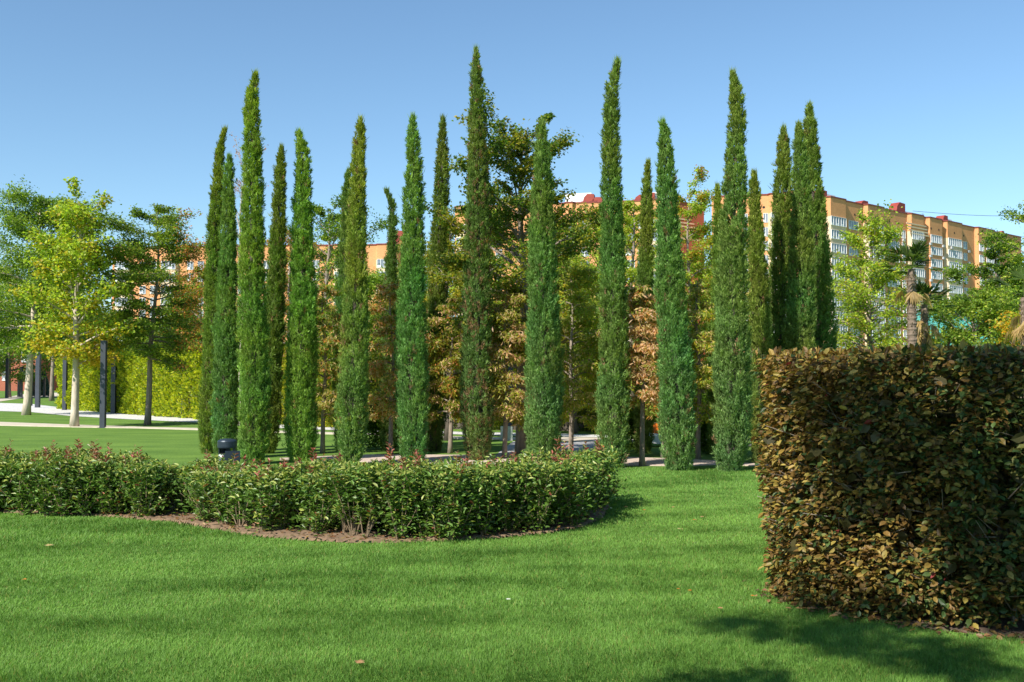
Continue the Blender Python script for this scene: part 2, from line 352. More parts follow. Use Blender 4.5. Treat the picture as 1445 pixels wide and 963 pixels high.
# ------------------------------------------------------------------ broadleaf trees
def pal(*items):
    return np.array([i[0] for i in items]), np.array([i[1] for i in items], float)
def tree(name, label, cat, base, H, env, trunk_r, palette, seed, t0=.35, limbs=26, elev=(.2,.8), subs=5, nleaf=20000, leaf=(.07,.045),
         lean=0.0, bark='bark_grey', droop=0.2, spread=.16, group=None, shape='quad', clump=1.0, flatn=.8, side_pal=None, bend=0.0, tint_grad=None, nodroop=1.0):
    r = np.random.default_rng(seed); root = empty(name, (base[0], base[1], 0)); tag(root, label, cat, group)
    et = [e[0] for e in env]; ev = [e[1] for e in env]
    tb = MB(); ts = np.linspace(0, .97, 16)
    ph = r.uniform(0, 6.28, 2)
    def axis(t):
        t = np.asarray(t, float)
        return np.stack([lean*t + bend*np.sin(t*PI) + .012*H*np.sin(t*9+ph[0])*t, .012*H*np.sin(t*8+ph[1])*t, t*H], -1)
    rad = trunk_r * (1 - ts)**.8 + .006; rad[0] *= 1.25
    tb.tube(axis(ts) - np.array([0,0,.04])*(ts == 0)[:, None], rad, 9)
    anchors = []; wts = []; sps = []
    for i in range(limbs):
        f = (i + r.uniform(.1, .9)) / limbs; t = t0 + (1 - t0) * f * .97
        az = i * 2.39996 + r.normal(0, .35)
        Lb = np.interp(f, et, ev) * (r.uniform(.55, 1.18) if f < .75 else r.uniform(.3, 1.7)); spf = float(np.clip(Lb/max(ev)*1.6, .30, 1)); el = np.interp(f, [0, 1], elev) + r.normal(0, .1)
        p0 = axis(t); m = 7; s = np.linspace(0, 1, m)
        dirv = np.array([math.cos(az), math.sin(az), 0.])
        up = math.tan(el); pts = p0 + (s*Lb)[:, None]*dirv + np.array([0,0,1.])*((s*up - (s**2)*droop)*Lb)[:, None] + r.normal(0, .02, (m,3))*Lb*.5*s[:, None]
        r0 = max(.010, trunk_r*(1-t)**.8*.5 + .006); tb.tube(pts, np.linspace(r0, .005, m), 5, False)
        for q in range(subs):
            sq = r.uniform(.25, .98); pb = np.array([np.interp(sq, s, pts[:, c]) for c in range(3)])
            a2 = az + r.choice([-1, 1]) * r.uniform(.4, 1.2); l2 = Lb * r.uniform(.18, .45) * (1.1 - sq*.4) + .12
            d2 = np.array([math.cos(a2), math.sin(a2), math.tan(el)*.6 + r.uniform(-.3, .35)])
            s2 = np.linspace(0, 1, 5); p2 = pb + (s2*l2)[:, None]*d2 + np.array([0,0,-1.])*((s2**2)*droop*l2*.8)[:, None]
            tb.tube(p2, np.linspace(max(.006, r0*.4), .003, 5), 3, False)
            for ss in np.linspace(.25, 1.05, 6):
                anchors.append(pb + ss*l2*d2 - np.array([0,0,1.])*ss*ss*droop*l2*.8); wts.append((.4 + r.random()**2 * 1.4)*spf); sps.append(spf)
        for ss in (.7, .85, 1.0): anchors.append(np.array([np.interp(ss, s, pts[:, c]) for c in range(3)])); wts.append(spf); sps.append(spf)
    for q in range(8): anchors.append(axis(r.uniform(.88, 1.0))); wts.append(.6); sps.append(.35)
    anchors = np.array(anchors); wts = np.array(wts) / np.sum(wts); sps = np.array(sps)
    idx = r.choice(len(anchors), nleaf, p=wts)
    X = anchors[idx] + r.normal(0, 1, (nleaf, 3)) * np.array([spread, spread, spread*.55]) * sps[idx][:, None]
    D = r.normal(size=(nleaf, 3)); D[:, 2] = D[:, 2]*.5 - droop*1.2*nodroop
    N = r.normal(size=(nleaf, 3))*.7 + np.array([0, 0, flatn])
    Lf = leaf[0] * r.uniform(.7, 1.25, nleaf); Wf = leaf[1] * r.uniform(.75, 1.25, nleaf)
    pc, pw = palette; pw = pw / pw.sum(); cum = np.cumsum(pw)
    k = .5 + .5 * np.clip(snoise(X, .45*clump, seed+9) * .55, -1, 1); pick = np.clip(.55*k + .45*r.random(nleaf), 0, .9999)
    rank = np.argsort(np.argsort(pick)) / nleaf
    ci = np.clip(np.searchsorted(cum, rank), 0, len(pc)-1); col = pc[ci].copy()
    if side_pal is not None:
        sx, sc, sprob = side_pal; msk = (X[:, 0] * np.sign(sx) > abs(sx)) & (r.random(nleaf) < sprob); col[msk] = sc
    if tint_grad is not None:
        lo, zc, wz = tint_grad; g = 1/(1+np.exp((X[:, 2]-zc)/wz)); msk = r.random(nleaf) < g; col[msk] = np.array(lo)
    col = col * r.uniform(.72, 1.28, (nleaf, 1)) * (1 + r.normal(0, .05, (nleaf, 3)))
    link('crown', leaf_mesh('crown', X, D, N, Lf, Wf, np.clip(col, .004, .85), shape), LEAF, root)
    tb.build('trunk', M[bark], root, smooth=True)
    return root
YG = (.40,.48,.045); GR = (.15,.24,.030); DG = (.090,.165,.024); YE = (.50,.40,.035); OR = (.50,.22,.06); OL = (.24,.29,.038); PK = (.66,.42,.24); TAN = (.56,.44,.18); LM = (.32,.42,.045)
def HT(bpx, bpy, tpy): 
    b = G(bpx, bpy); return b, P(bpx, tpy, b[1])[2]
# left lawn trees
b, H = HT(105, 603, 293)
tree('plane_tree', 'young tree with lime yellow leaves and whitish trunk on the left lawn', 'tree', b, H, [(0,1.5),(.18,1.95),(.4,1.75),(.65,1.15),(.85,.65),(1,.2)], .145,
     pal((LM,.30),(YG,.42),((.17,.22,.03),.14),(YE,.14)), 101, t0=.27, limbs=42, elev=(.35,1.1), subs=7, nleaf=16000, leaf=(.12,.10), lean=.05, bark='bark_pale', spread=.24,
     tint_grad=((.52,.40,.035), 3.15, .35), shape='six')
b, H = HT(37, 586, 288)
tree('oak_tree', 'dark green tree with trunk leaning right at the left edge, behind the lime leaved one', 'tree', b, H, [(0,2.2),(.3,3.2),(.6,2.8),(.85,1.7),(1,.5)], .19,
     pal((DG,.20),(GR,.55),(LM,.25)), 102, t0=.30, limbs=54, elev=(.1,.8), subs=8, nleaf=52000, leaf=(.12,.085), lean=.6, bark='bark_pale', spread=.36)
b, H = HT(208, 600, 292)
tree('oak_tree', 'layered green oak with bare leaning trunk, in front of the yellow hedge', 'tree', b, H, [(0,1.3),(.2,2.0),(.5,2.1),(.75,1.55),(1,.35)], .115,
     pal((DG,.2),(GR,.45),(OL,.25),(LM,.10)), 103, t0=.30, limbs=46, elev=(.02,.6), subs=10, nleaf=42000, leaf=(.095,.06), lean=.35, bark='bark_grey', spread=.17, droop=.1,
     side_pal=(1.35, np.array(OR), .45))
b, H = HT(73, 566, 400)
tree('oak_tree', 'distant slim trunked tree beside the end of the yellow hedge', 'tree', b, H, [(0,2.2),(.5,3.2),(1,.8)], .2, pal((DG,.4),(GR,.4),(OL,.2)), 104, t0=.4, limbs=26, nleaf=18000, leaf=(.20,.14), spread=.5)
b, H = HT(283, 585, 385)
tree('oak_tree', 'orange leaved tree showing left of the leftmost cypress', 'tree', b, H, [(0,1.8),(.4,2.1),(.8,1.4),(1,.4)], .11, pal((GR,.4),(OL,.25),(OR,.30),((.30,.09,.03),.05)), 105, t0=.3, limbs=26, nleaf=17000, leaf=(.12,.08), spread=.25)
BT = [(-60,563,400,(GR,DG),3.4),(12,561,392,(DG,GR),4.2),(130,564,452,(DG,OL),3.0),(205,566,458,(GR,OL),2.6),(262,568,450,(OL,DG),2.6),(330,575,472,(DG,GR),2.0)]
BL = ['large tree at the far left edge, cut by the frame','thick stemmed dark tree far back at the left edge','distant dark tree behind the lime leaved one','distant green tree over the middle of the yellow hedge','distant olive green tree over the right of the yellow hedge','distant low dark tree seen between left cypresses']
for i, ((px, py, ty, pp, rr), lb) in enumerate(zip(BT, BL)):
    b, H = HT(px, py, ty)
    tree('shade_tree', lb, 'tree', b, H, [(0,rr*.8),(.35,rr),(.7,rr*.8),(1,rr*.25)], .26 if i < 2 else .16, pal((pp[0],.5),(pp[1],.35),((.12,.15,.03),.15)), 120+i, t0=.14, limbs=34, subs=7, nleaf=24000, leaf=(.24,.17), spread=.6, group='shade trees behind the yellow hedge')
b, H = HT(345, 600, 238)
tree('birch_tree', 'nearly bare birch with pale trunk and few brown leaves between left cypresses', 'tree', b + np.array([-.12,0,0]), H, [(0,.5),(.3,.8),(.7,.8),(1,.25)], .10,
     pal(((.34,.15,.08),.7),(OR,.3)), 140, t0=.3, limbs=34, elev=(.9,1.2), subs=5, nleaf=1500, leaf=(.07,.05), bark='bark_white', spread=.06, droop=0, bend=-.05)
b, H = HT(408, 600, 335)
tree('oak_tree', 'reddish brown tree in the gap right of the slim dark cypress', 'tree', b, H, [(0,.9),(.4,1.1),(.8,.8),(1,.3)], .09, pal(((.36,.20,.11),.35),(OR,.2),(OL,.45)), 141, t0=.3, limbs=24, nleaf=8000, leaf=(.09,.06), spread=.15)
b, H = HT(460, 588, 292)
tree('shade_tree', 'tall dark green tree behind the broad bright green cypress', 'tree', b, H, [(0,2.6),(.35,3.0),(.7,2.4),(1,.6)], .2, pal((DG,.35),(GR,.45),(LM,.2)), 142, t0=.25, limbs=36, subs=7, nleaf=30000, leaf=(.11,.075), spread=.22)
b, H = HT(560, 590, 345)
tree('shade_tree', 'sandy orange leaved tree in the gap beside the short hooked cypress', 'tree', b, H, [(0,1.8),(.4,1.9),(.8,1.0),(1,.4)], .12, pal((OL,.3),(TAN,.45),(GR,.25)), 143, t0=.25, limbs=26, nleaf=13000, leaf=(.10,.05), spread=.2)
b, H = HT(632, 622, 312)
tree('maple_tree', 'yellow green leaved tree in the gap left of the brown patched cypress', 'tree', b, H, [(0,.9),(.25,1.25),(.6,1.1),(.85,.7),(1,.2)], .10, pal(((.16,.18,.022),.3),((.30,.29,.025),.4),(YE,.22),(OL,.08)), 144, t0=.18, limbs=34, subs=7, nleaf=30000, leaf=(.075,.05), spread=.13, bark='bark_dark')
b, H = HT(737, 643, 198)
tree('beech_tree', 'big open branched tree with yellowish lower leaves, rising behind the bulky cypress', 'tree', b, H, [(0,1.3),(.2,1.9),(.45,1.8),(.65,1.35),(.8,.9),(.92,.5),(1,.2)], .15,
     pal((DG,.38),(GR,.22),((.20,.21,.025),.25),((.34,.30,.03),.15)), 145, t0=.26, limbs=58, elev=(.2,1.05), subs=7, nleaf=46000, leaf=(.08,.052), spread=.11, bark='bark_grey', lean=.02, tint_grad=((.27,.27,.03), 4.0, .9))
b, H = HT(810, 612, 372)
tree('maple_tree', 'yellow green bushy tree low behind the bulky cypress on its right', 'tree', b, H, [(0,1.5),(.4,1.6),(.8,1.2),(1,.4)], .11, pal((OL,.3),((.24,.24,.03),.35),(GR,.2),(LM,.15)), 146, t0=.15, limbs=34, subs=6, nleaf=22000, leaf=(.08,.05), spread=.15, bark='bark_dark')
b, H = HT(893, 612, 285)
tree('maple_tree', 'bright lime leaved tree filling the gap right of the very tall centre cypress', 'tree', b, H, [(0,1.1),(.35,1.35),(.7,.95),(1,.25)], .11, pal((LM,.35),(YG,.35),(OL,.2),(YE,.1)), 147, t0=.15, limbs=38, subs=6, nleaf=20000, leaf=(.085,.06), spread=.14)
b, H = HT(975, 605, 262)
tree('maple_tree', 'thin topped yellow green tree in front of the dark red brick end wall', 'tree', b, H, [(0,1.3),(.35,1.5),(.7,1.0),(1,.35)], .11, pal((LM,.3),(YG,.25),(OL,.25),(OR,.12),(YE,.08)), 148, t0=.15, limbs=38, subs=6, nleaf=22000, leaf=(.085,.06), spread=.13)
b, H = HT(1062, 605, 395)
tree('maple_tree', 'small tree with pale drooping leaves left of the clump of three cypresses', 'tree', b, H, [(0,1.0),(.4,1.1),(.8,.8),(1,.3)], .08, pal((OL,.4),(TAN,.25),(LM,.35)), 149, t0=.15, limbs=24, nleaf=10000, leaf=(.10,.04), spread=.15)
b, H = HT(1230, 612, 315)
tree('plane_tree', 'broad lime green tree in front of the right apartment block, right of the cypress clump', 'tree', b, H, [(0,1.8),(.3,1.85),(.55,1.4),(.75,.85),(1,.2)], .11,
     pal((GR,.16),(LM,.36),(YG,.36),(YE,.06),((.3,.28,.06),.06)), 150, t0=.16, limbs=60, elev=(.2,1.05), subs=8, nleaf=23000, leaf=(.09,.065), spread=.16)
b, H = HT(1412, 597, 330)
tree('oak_tree', 'dark green layered tree before the turquoise building at the right', 'tree', b, H, [(0,1.9),(.3,2.1),(.55,1.6),(.75,.9),(1,.25)], .14, pal((DG,.35),(GR,.5),(LM,.15)), 151, t0=.16, limbs=50, elev=(.02,.7), subs=8, nleaf=36000, leaf=(.10,.065), spread=.18, droop=.1)
b, H = HT(1462, 600, 300)
tree('oak_tree', 'tree cut by the right edge of the picture, green with a few lime leaves', 'tree', b, H, [(0,1.3),(.4,1.4),(.8,.9),(1,.3)], .13, pal((DG,.35),(GR,.35),(YG,.3)), 152, t0=.2, limbs=30, subs=6, nleaf=14000, leaf=(.10,.07), spread=.16)
b, H = HT(1432, 640, 447)
tree('maple_tree', 'little tree with orange yellow leaves beside the dry palm at the right edge', 'tree', b, H, [(0,.5),(.5,.5),(1,.2)], .05, pal((YE,.35),((.6,.30,.02),.25),(LM,.4)), 153, t0=.3, limbs=20, nleaf=3500, leaf=(.08,.055), spread=.09)
for i,(px,py,ty,rr,lb,pp) in enumerate([(680,602,330,1.9,'lime green tree filling the gap behind the brown patched cypress',((LM,.4),(YG,.3),(OL,.3))),
        (778,602,318,2.0,'full yellow green tree behind the bulky cypress, reaching lower than the big branched one',((OL,.3),(LM,.35),(YG,.35))),
        (842,602,330,1.7,'olive green tree just left of the very tall wispy centre cypress',((OL,.5),(LM,.3),(GR,.2))),
        (590,602,420,1.8,'green tree low behind the dense blue green cypress',((GR,.5),(OL,.5))),
        (510,602,400,1.7,'green tree low behind the pointed olive green cypress',((GR,.5),(LM,.5))),
        (1378,606,425,1.8,'green bushy tree hiding the lower turquoise wall, left of the dark layered one',((GR,.6),(OL,.2),(LM,.2))),
        (1015,602,352,1.6,'lime tree between the two right of centre tall cypresses, behind the sandy one',((LM,.5),(YG,.3),(OL,.2)))]):
    b, H = HT(px, py, ty)
    tree('maple_tree', lb, 'tree', b, H, [(0,rr*.8),(.3,rr),(.65,rr*.8),(1,rr*.2)], .12, pal(*pp), 170+i, t0=.16, limbs=40, elev=(.2,1.0), subs=7, nleaf=26000, leaf=(.10,.07), spread=.20)
# young drooping trees with pink and tan leaves
YGp = 'young drooping trees with autumn leaves'
YT = [ (455,640,402,.62,'slender young tree with tan drooping leaves in the gap right of the broad cypress',(TAN,.35),(OL,.35),(OR,.12),(GR,.18)),
       (551,641,400,.62,'young tree with orange tan leaves left of the dense blue green cypress',(TAN,.35),(OR,.20),(OL,.30),(PK,.15)),
       (635,640,420,.55,'young tree with pinkish leaf tips left of the brown patched cypress',(PK,.20),(OL,.35),((.28,.27,.03),.35),(OR,.10)),
       (712,648,398,.50,'young tree with salmon leaves in the gap above the pale stone block',(PK,.30),(TAN,.25),(OL,.20),((.28,.27,.03),.25)),
       (805,650,385,.72,'young greenish tree with drooping leaves right of the bulky cypress',(TAN,.18),(OL,.42),(LM,.28),(YE,.12)),
       (906,658,402,.56,'young salmon pink tree standing at the near edge of the pink path',(PK,.36),(TAN,.26),(OR,.14),(OL,.24)),
       (985,648,388,.60,'young tree with sandy green leaves left of the very tall right cypress',(TAN,.30),(OL,.35),(LM,.20),(YE,.15)),
       (936,646,480,.30,'thin young tree beside the ride on mower, behind the pink one',(OL,.4),(OR,.3),(GR,.2),(PK,.1))]
for i, (px, py, ty, rr, lb, *pp) in enumerate(YT):
    b, H = HT(px, py, ty)
    tree('young_tree', lb, 'tree', b, H, [(0,rr*.9),(.3,rr*1.1),(.65,rr*.85),(1,rr*.25)], .052, pal(*pp), 160+i, t0=.34 if i in (5,7) else .22, limbs=32, elev=(.5,.8), subs=5, nleaf=9500, leaf=(.105,.032),
         spread=.085, droop=.75, flatn=.1, group=YGp, bark='bark_grey', bend=.03)
# shading tree behind and left of the camera: throws the leafy shadow on the lawn and the hedge
tree('oak_tree', 'broad tree standing beside the camera, whose shadow falls across the lawn', 'tree', np.array([-2.55,-.6,0]), 9.6, [(0,1.6),(.4,2.4),(.75,1.8),(1,.5)], .14, pal((DG,.5),(GR,.5)), 190, t0=.56, limbs=24, subs=5, nleaf=17000, leaf=(.11,.075), spread=.13, lean=.3)
# ------------------------------------------------------------------ palms
def palm(label, px, ypx_top, d, trad, seed, ngreen=20, ndead=8, rad=.75, lean=0.0, off=0.0):
    r = np.random.default_rng(seed); tp = P(px, ypx_top, d); base = np.array([tp[0]-lean+off, d, 0]); H = tp[2]
    root = empty('palm_tree', base); tag(root, label, 'palm tree', 'fan palms behind the copper hedge')
    m = MB(); zz = np.linspace(-.03, H, int(H*26)); rr = trad * (1 + .16*((np.arange(len(zz)) % 3) == 0)) * np.interp(zz/H, [0,.8,1], [1.05,1,.8])
    m.tube(np.stack([lean*zz/H, .0*zz, zz], 1), rr, 12); m.build('trunk', M['palm_bark'], root)
    q = []; 
    for i in range(700):
        a = r.uniform(0, 6.28); z = r.uniform(.1, H*.98); q.append((lean*z/H + math.cos(a)*trad*.98, math.sin(a)*trad*.98, z, a))
    q = np.array(q); out = np.stack([np.cos(q[:,3]), np.sin(q[:,3]), 0*q[:,3]], 1)
    link('bark_fibre', leaf_mesh('bark_fibre', q[:, :3], out*.5+np.array([0,0,.8])+r.normal(size=out.shape)*.35, r.normal(size=out.shape), .06, .028, np.tile([.24,.18,.13], (700,1))*r.uniform(.5,1.4,(700,1)), 'tri'), CYP, root)['kind'] = 'stuff'
    def fans(n, dead):
        X=[];D=[];N=[];Ls=[];Ws=[];cs=[]
        for i in range(n):
            az = i*2.4 + r.normal(0,.3); el = r.uniform(-1.35,-.75) if dead else r.uniform(-.15,1.35)
            pd = np.array([math.cos(az)*math.cos(el), math.sin(az)*math.cos(el), math.sin(el)]); pl = r.uniform(.35,.55)*rad/.75
            p0 = np.array([lean, 0, H - (r.uniform(.05,.35) if dead else .02)]); hub = p0 + pd*pl
            side = norm(np.cross(pd, [0,0,1.])); nn = np.cross(side, pd)
            X.append(p0); D.append(pd); N.append(nn); Ls.append(pl*1.05); Ws.append(.03); cs.append((.30,.22,.10) if dead else (.12,.17,.04))
            for s in np.linspace(-1.35, 1.35, 19 if not dead else 13):
                dd = pd*math.cos(s) + side*math.sin(s) - np.array([0,0,.10 if not dead else .55]) + r.normal(0,.06,3)
                X.append(hub); D.append(dd); N.append(nn + r.normal(0,.2,3)); Ls.append(rad*r.uniform(.5,.72)*(1-.18*abs(s)/1.35)); Ws.append(.045)
                g = r.uniform(.7,1.3); cs.append(np.array((.46,.32,.14) if dead else (.085,.135,.03))*g)
        return [np.array(a, float) for a in (X,D,N,Ls,Ws,cs)]
    X,D,N,Ls,Ws,cs = fans(ngreen, False); link('fronds', leaf_mesh('fronds', X,D,N,Ls,Ws,cs,'quad'), LEAF, root)
    if ndead: X,D,N,Ls,Ws,cs = fans(ndead, True); link('dead_fronds', leaf_mesh('dead_fronds', X,D,N,Ls,Ws,cs,'quad'), LEAF, root)
palm('taller fan palm with shaggy trunk, left of the pair', 1286, 380, 22, .088, 201, 18, 3, .60)
palm('shorter fan palm with dry hanging fronds, right of the pair', 1304, 430, 23, .085, 202, 14, 9, .60)
palm('dry fan palm at the right edge with mostly dead straw fronds', 1444, 420, 22, .06, 203, 6, 9, .70)
# ------------------------------------------------------------------ background hedges
def hedge_line(name, label, cat, A, B, thick, H, nleaf, palette, seed, leaf=(.12,.06), mat=None, group=None):
    r = np.random.default_rng(seed); A = np.array(A, float); B = np.array(B, float); U = B - A; Ln = np.linalg.norm(U); U /= Ln; Nn = np.array([U[1], -U[0]])
    if Nn[1] > 0: Nn = -Nn
    root = empty(name, (A[0], A[1], 0)); tag(root, label, cat, group)
    s = r.uniform(0, Ln, nleaf); face = r.random(nleaf)
    z = r.uniform(0, H, nleaf); w = r.random(nleaf)**1.6*.35
    topm = face < .16; endm = (face > .16) & (face < .22)
    w = np.where(topm, r.uniform(0, thick, nleaf), w); z = np.where(topm, H - r.random(nleaf)**2*.25, z)
    s = np.where(endm, np.where(r.random(nleaf) < .5, r.random(nleaf)*.2, Ln - r.random(nleaf)*.2), s); w = np.where(endm, r.uniform(0, thick, nleaf), w)
    col_w = snoise(np.stack([s, z*.25], 1), .8, seed+1); fine = snoise(np.stack([s, z], 1), .35, seed+2)
    w = w + .22*col_w*(~topm) + .20*fine; z = z + topm*(.16*col_w + .16*fine)
    XY = A + U*s[:, None] - Nn*w[:, None] - A
    X = np.stack([XY[:, 0], XY[:, 1], z], 1); o = np.array([Nn[0], Nn[1], .5])
    D = o + r.normal(size=X.shape)*.6 + np.array([0,0,.4]); N = r.normal(size=X.shape)*.7 + np.array([Nn[0],Nn[1],.6])
    pc, pw = palette; pw = pw/pw.sum(); ci = r.choice(len(pc), nleaf, p=pw); col = pc[ci]*r.uniform(.7,1.25,(nleaf,1))*(1+.12*fine[:, None])
    link('foliage', leaf_mesh('foliage', X, D, N, leaf[0]*r.uniform(.7,1.3,nleaf), leaf[1]*r.uniform(.7,1.3,nleaf), np.clip(col,.004,.85), 'quad'), mat or LEAF, root)
    m = MB(); m.box(0, Ln, .32, thick-.1 if thick > .6 else .45, 0, H-.3); o2 = m.build('branches', M['bark_dark'], root); 
    o2.rotation_euler = (0, 0, math.atan2(U[1], U[0]))
    return root
a = G(80, 577.5); bpt = G(292, 593.5)
hedge_line('yellow_hedge', 'long bright yellow clipped hedge behind the left lawn trees', 'hedge', a[:2], bpt[:2], 1.6, 3.05, 60000, pal(((.56,.56,.035),.42),((.36,.44,.03),.36),((.17,.25,.03),.22)), 301, (.15,.08))
a2 = G(292, 594); b2 = G(470, 604)
hedge_line('yellow_hedge', 'yellow hedge glimpsed between the left cypresses', 'hedge', a2[:2], b2[:2], 1.4, 2.9, 30000, pal(((.50,.46,.03),.40),((.34,.38,.03),.35),((.16,.22,.03),.25)), 302, (.12,.07))
a3 = G(476, 604); b3 = G(890, 610.5)
hedge_line('green_hedge', 'hedge coloured a shaded dark green behind the middle cypresses and path', 'hedge', a3[:2], b3[:2], 1.4, 2.7, 52000, pal(((.10,.14,.02),.45),((.20,.21,.02),.25),((.06,.10,.02),.3)), 303, (.11,.06))  # yellow-green hedge with its shade painted in as a dark palette
a4 = G(896, 612); b4 = G(1500, 622)
hedge_line('green_hedge', 'green hedge running behind the right cypresses', 'hedge', a4[:2], b4[:2], 1.4, 2.0, 40000, pal((DG,.5),(GR,.5)), 304, (.11,.06))
# round dark shrubs on the far lawn
def shrub(label, px, py, rad, h, seed, palette, n=7000):
    r = np.random.default_rng(seed); b = G(px, py); root = empty('round_shrub', b); tag(root, label, 'shrub')
    v = norm(r.normal(size=(n, 3))); v[:, 2] = np.abs(v[:, 2]); rr = 1 - r.random(n)**1.5*.4 + .12*snoise(v*2, .8, seed)
    X = v*rr[:, None]*np.array([rad, rad, h*.62]) + np.array([0,0,h*.36]); low = r.random(n) < .3; X[low, 2] = r.uniform(.03, h*.5, low.sum())
    pc, pw = palette; col = pc[r.choice(len(pc), n, p=pw/pw.sum())]*r.uniform(.6,1.3,(n,1))
    link('foliage', leaf_mesh('foliage', X, v+r.normal(size=v.shape)*.6, r.normal(size=v.shape)+v, .07, .04, col, 'quad'), LEAF, root)
    m = MB()
    for q in range(7):
        a = q*.9; m.tube([(0,0,-.02),(math.cos(a)*rad*.3, math.sin(a)*rad*.3, h*.4),(math.cos(a)*rad*.6, math.sin(a)*rad*.6, h*.75)], [.03,.02,.008], 5)
    m.build('stems', M['bark_dark'], root)
shrub('dark rounded shrub behind the orange tan young tree', 541, 634, .45, 1.3, 321, pal((DG,.7),(GR,.3)))
shrub('dark shrub behind the salmon pink young tree', 882, 638, .36, 1.3, 322, pal((DG,.6),(GR,.4)))
shrub('dark shrub in the gap left of the right tall cypress', 1003, 640, .32, 1.1, 323, pal((DG,.6),(GR,.4)))
# blue spruces far left
for i, (px, tp, lb) in enumerate([(49,528,'pale blue spruce, left one of the pair near the far path'),(61,524,'pale blue spruce, right one of the pair near the far path')]):
    r = np.random.default_rng(340+i); d = 118.0; b = P(px, 560, d); H = P(px, tp, d)[2]; n = 5000
    root = empty('spruce_tree', (b[0], d, 0)); tag(root, lb, 'spruce tree')
    t = 1 - np.sqrt(r.random(n)); a = r.uniform(0, 6.28, n); R = (1-t)*1.0*(.65+.35*((t*14) % 1))*r.uniform(.6,1,n)
    X = np.stack([R*np.cos(a), R*np.sin(a), .15 + t*H], 1); D = np.stack([np.cos(a), np.sin(a), 0*a-.1], 1) + r.normal(size=(n,3))*.3
    link('foliage', leaf_mesh('foliage', X, D, r.normal(size=(n,3))+np.array([0,0,1]), .22, .10, np.tile([.16,.24,.22],(n,1))*r.uniform(.6,1.3,(n,1)), 'quad'), CYP, root)
    m = MB(); m.tube([(0,0,-.05),(0,0,H*.9)], [.09,.02], 7); m.build('trunk', M['bark_grey'], root)
# ------------------------------------------------------------------ posts
PO = [(145,604,482,7,'dark grey square post right of the whitish tree trunk'),(160,584,503,6,'dark grey post before the middle of the yellow hedge'),(259,590.5,506,6,'dark grey post before the right part of the yellow hedge'),
      (91,579,502,5,'dark grey post at the left end of the yellow hedge'),(53,575.5,497,5.5,'dark grey post left of the white path bend, the nearer of two'),(43,573,500,4,'slim dark post just left of the nearer post by the path'),
      (30,561,518,3,'small distant post between the far tree trunks'),(9.5,562,506,3.5,'distant dark post near the left picture edge'),(26,560.5,528,2.4,'faint distant post right of the far left trunks'),(62.5,560.5,534,2.4,'shortest distant post beside the blue spruces'),
      (720,614,498,7,'dark post rising behind the pale stone block'),(657,613,520,6,'dark post behind the brown patched cypress'),(545,611,515,5,'dark post beside the dark rounded shrub')]
for px, py, ty, w, lb in PO:
    b = G(px, py); H = P(px, ty, b[1])[2]; hw = w*.5*b[1]/F
    root = empty('lamp_post', b); tag(root, lb, 'post', 'dark grey square posts along the paths')
    m = MB(); m.box(-hw, hw, -hw, hw, .012, H); m.build('column', M['post'], root)
    m = MB(); m.box(-hw*1.15, hw*1.15, -hw*1.15, hw*1.15, H, H+.03); m.build('cap', M['post'], root)
    m = MB(); m.box(-hw*1.6, hw*1.6, -hw*1.6, hw*1.6, -.01, .012); m.build('base_plate', M['post'], root)
# pale stone block
b = G(714.5, 622); root = empty('stone_block', b); tag(root, 'pale square stone block standing on grass at the corner of the grey paving', 'stone block')
w = 17*.5*b[1]/F; H = P(714, 602, b[1])[2]
m = MB(); m.box(-w, w, 0, .12, -.02, H, top=(.004,.004)); m.build('slab', M['stone'], root)
m = MB(); m.box(-w*1.05, w*1.05, -.03, .15, -.03, .03); m.build('footing', M['plaza'], root)
root.rotation_euler = (0,0,-.1)
# ------------------------------------------------------------------ litter bin
d = 15.6; bx = P(320.5, 640, d)[0]; sc = d/F
root = empty('litter_bin', (bx, d, 0)); tag(root, 'round dark blue grey litter bin with domed lid rising out of the low hedge', 'litter bin')
Rb = 13.0*sc; zt = P(320, 619, d)[2]; zl = P(320, 632, d)[2]; zo = P(320, 640, d)[2]
m = MB(); m.lathe([(Rb*.92,0),(Rb*.92,zo)], 32); m.build('body', M['bin'], root, smooth=False)
m = MB(); m.lathe([(Rb*1.02,zl),(Rb*1.04,zl+.02),(Rb*1.04,zt-.045),(Rb*.97,zt-.028),(Rb*.75,zt-.012),(Rb*.4,zt-.002),(.001,zt)], 36); m.build('lid', M['bin'], root, smooth=False)
m = MB()
for a0, a1 in ((-.55, .9), (1.5, 3.2)):
    pts = [(Rb*.92*math.cos(a), Rb*.92*math.sin(a)) for a in np.linspace(a0, a1, 8)] + [(Rb*.84*math.cos(a), Rb*.84*math.sin(a)) for a in np.linspace(a1, a0, 8)]
    m.prism(pts, zo, zl)
m.build('lid_support', M['bin'], root)
m = MB(); m.lathe([(Rb*.80, zo-.12),(Rb*.80, zo+.002)], 20); m.build('liner', M['black'], root)
m = MB(); xs = P(318,640,d)[0]-bx, P(338.5,640,d)[0]-bx
Mx = Matrix.Rotation(.25, 4, 'Z'); Mn = np.array(Mx)
m.box(xs[0], xs[1], -Rb*1.35, -Rb*.55, P(0,668,d)[2], P(0,636,d)[2], M=Mn); m.build('ash_box', M['bin'], root)
m = MB(); z0, z1 = P(0,662,d)[2], P(0,641,d)[2]
aa = np.linspace(-2.55, -1.72, 7)
for A_, B_ in zip(aa[:-1], aa[1:]):
    q = Rb*.935; m.add([(q*math.cos(A_),q*math.sin(A_),z0),(q*math.cos(B_),q*math.sin(B_),z0),(q*math.cos(B_),q*math.sin(B_),z1),(q*math.cos(A_),q*math.sin(A_),z1)], [(0,1,2,3)])
pl_ = m.build('notice_plate', M['white'], root)
m = MB(); q = Rb*.945
def curv(a, z): return (q*math.cos(a), q*math.sin(a), z)
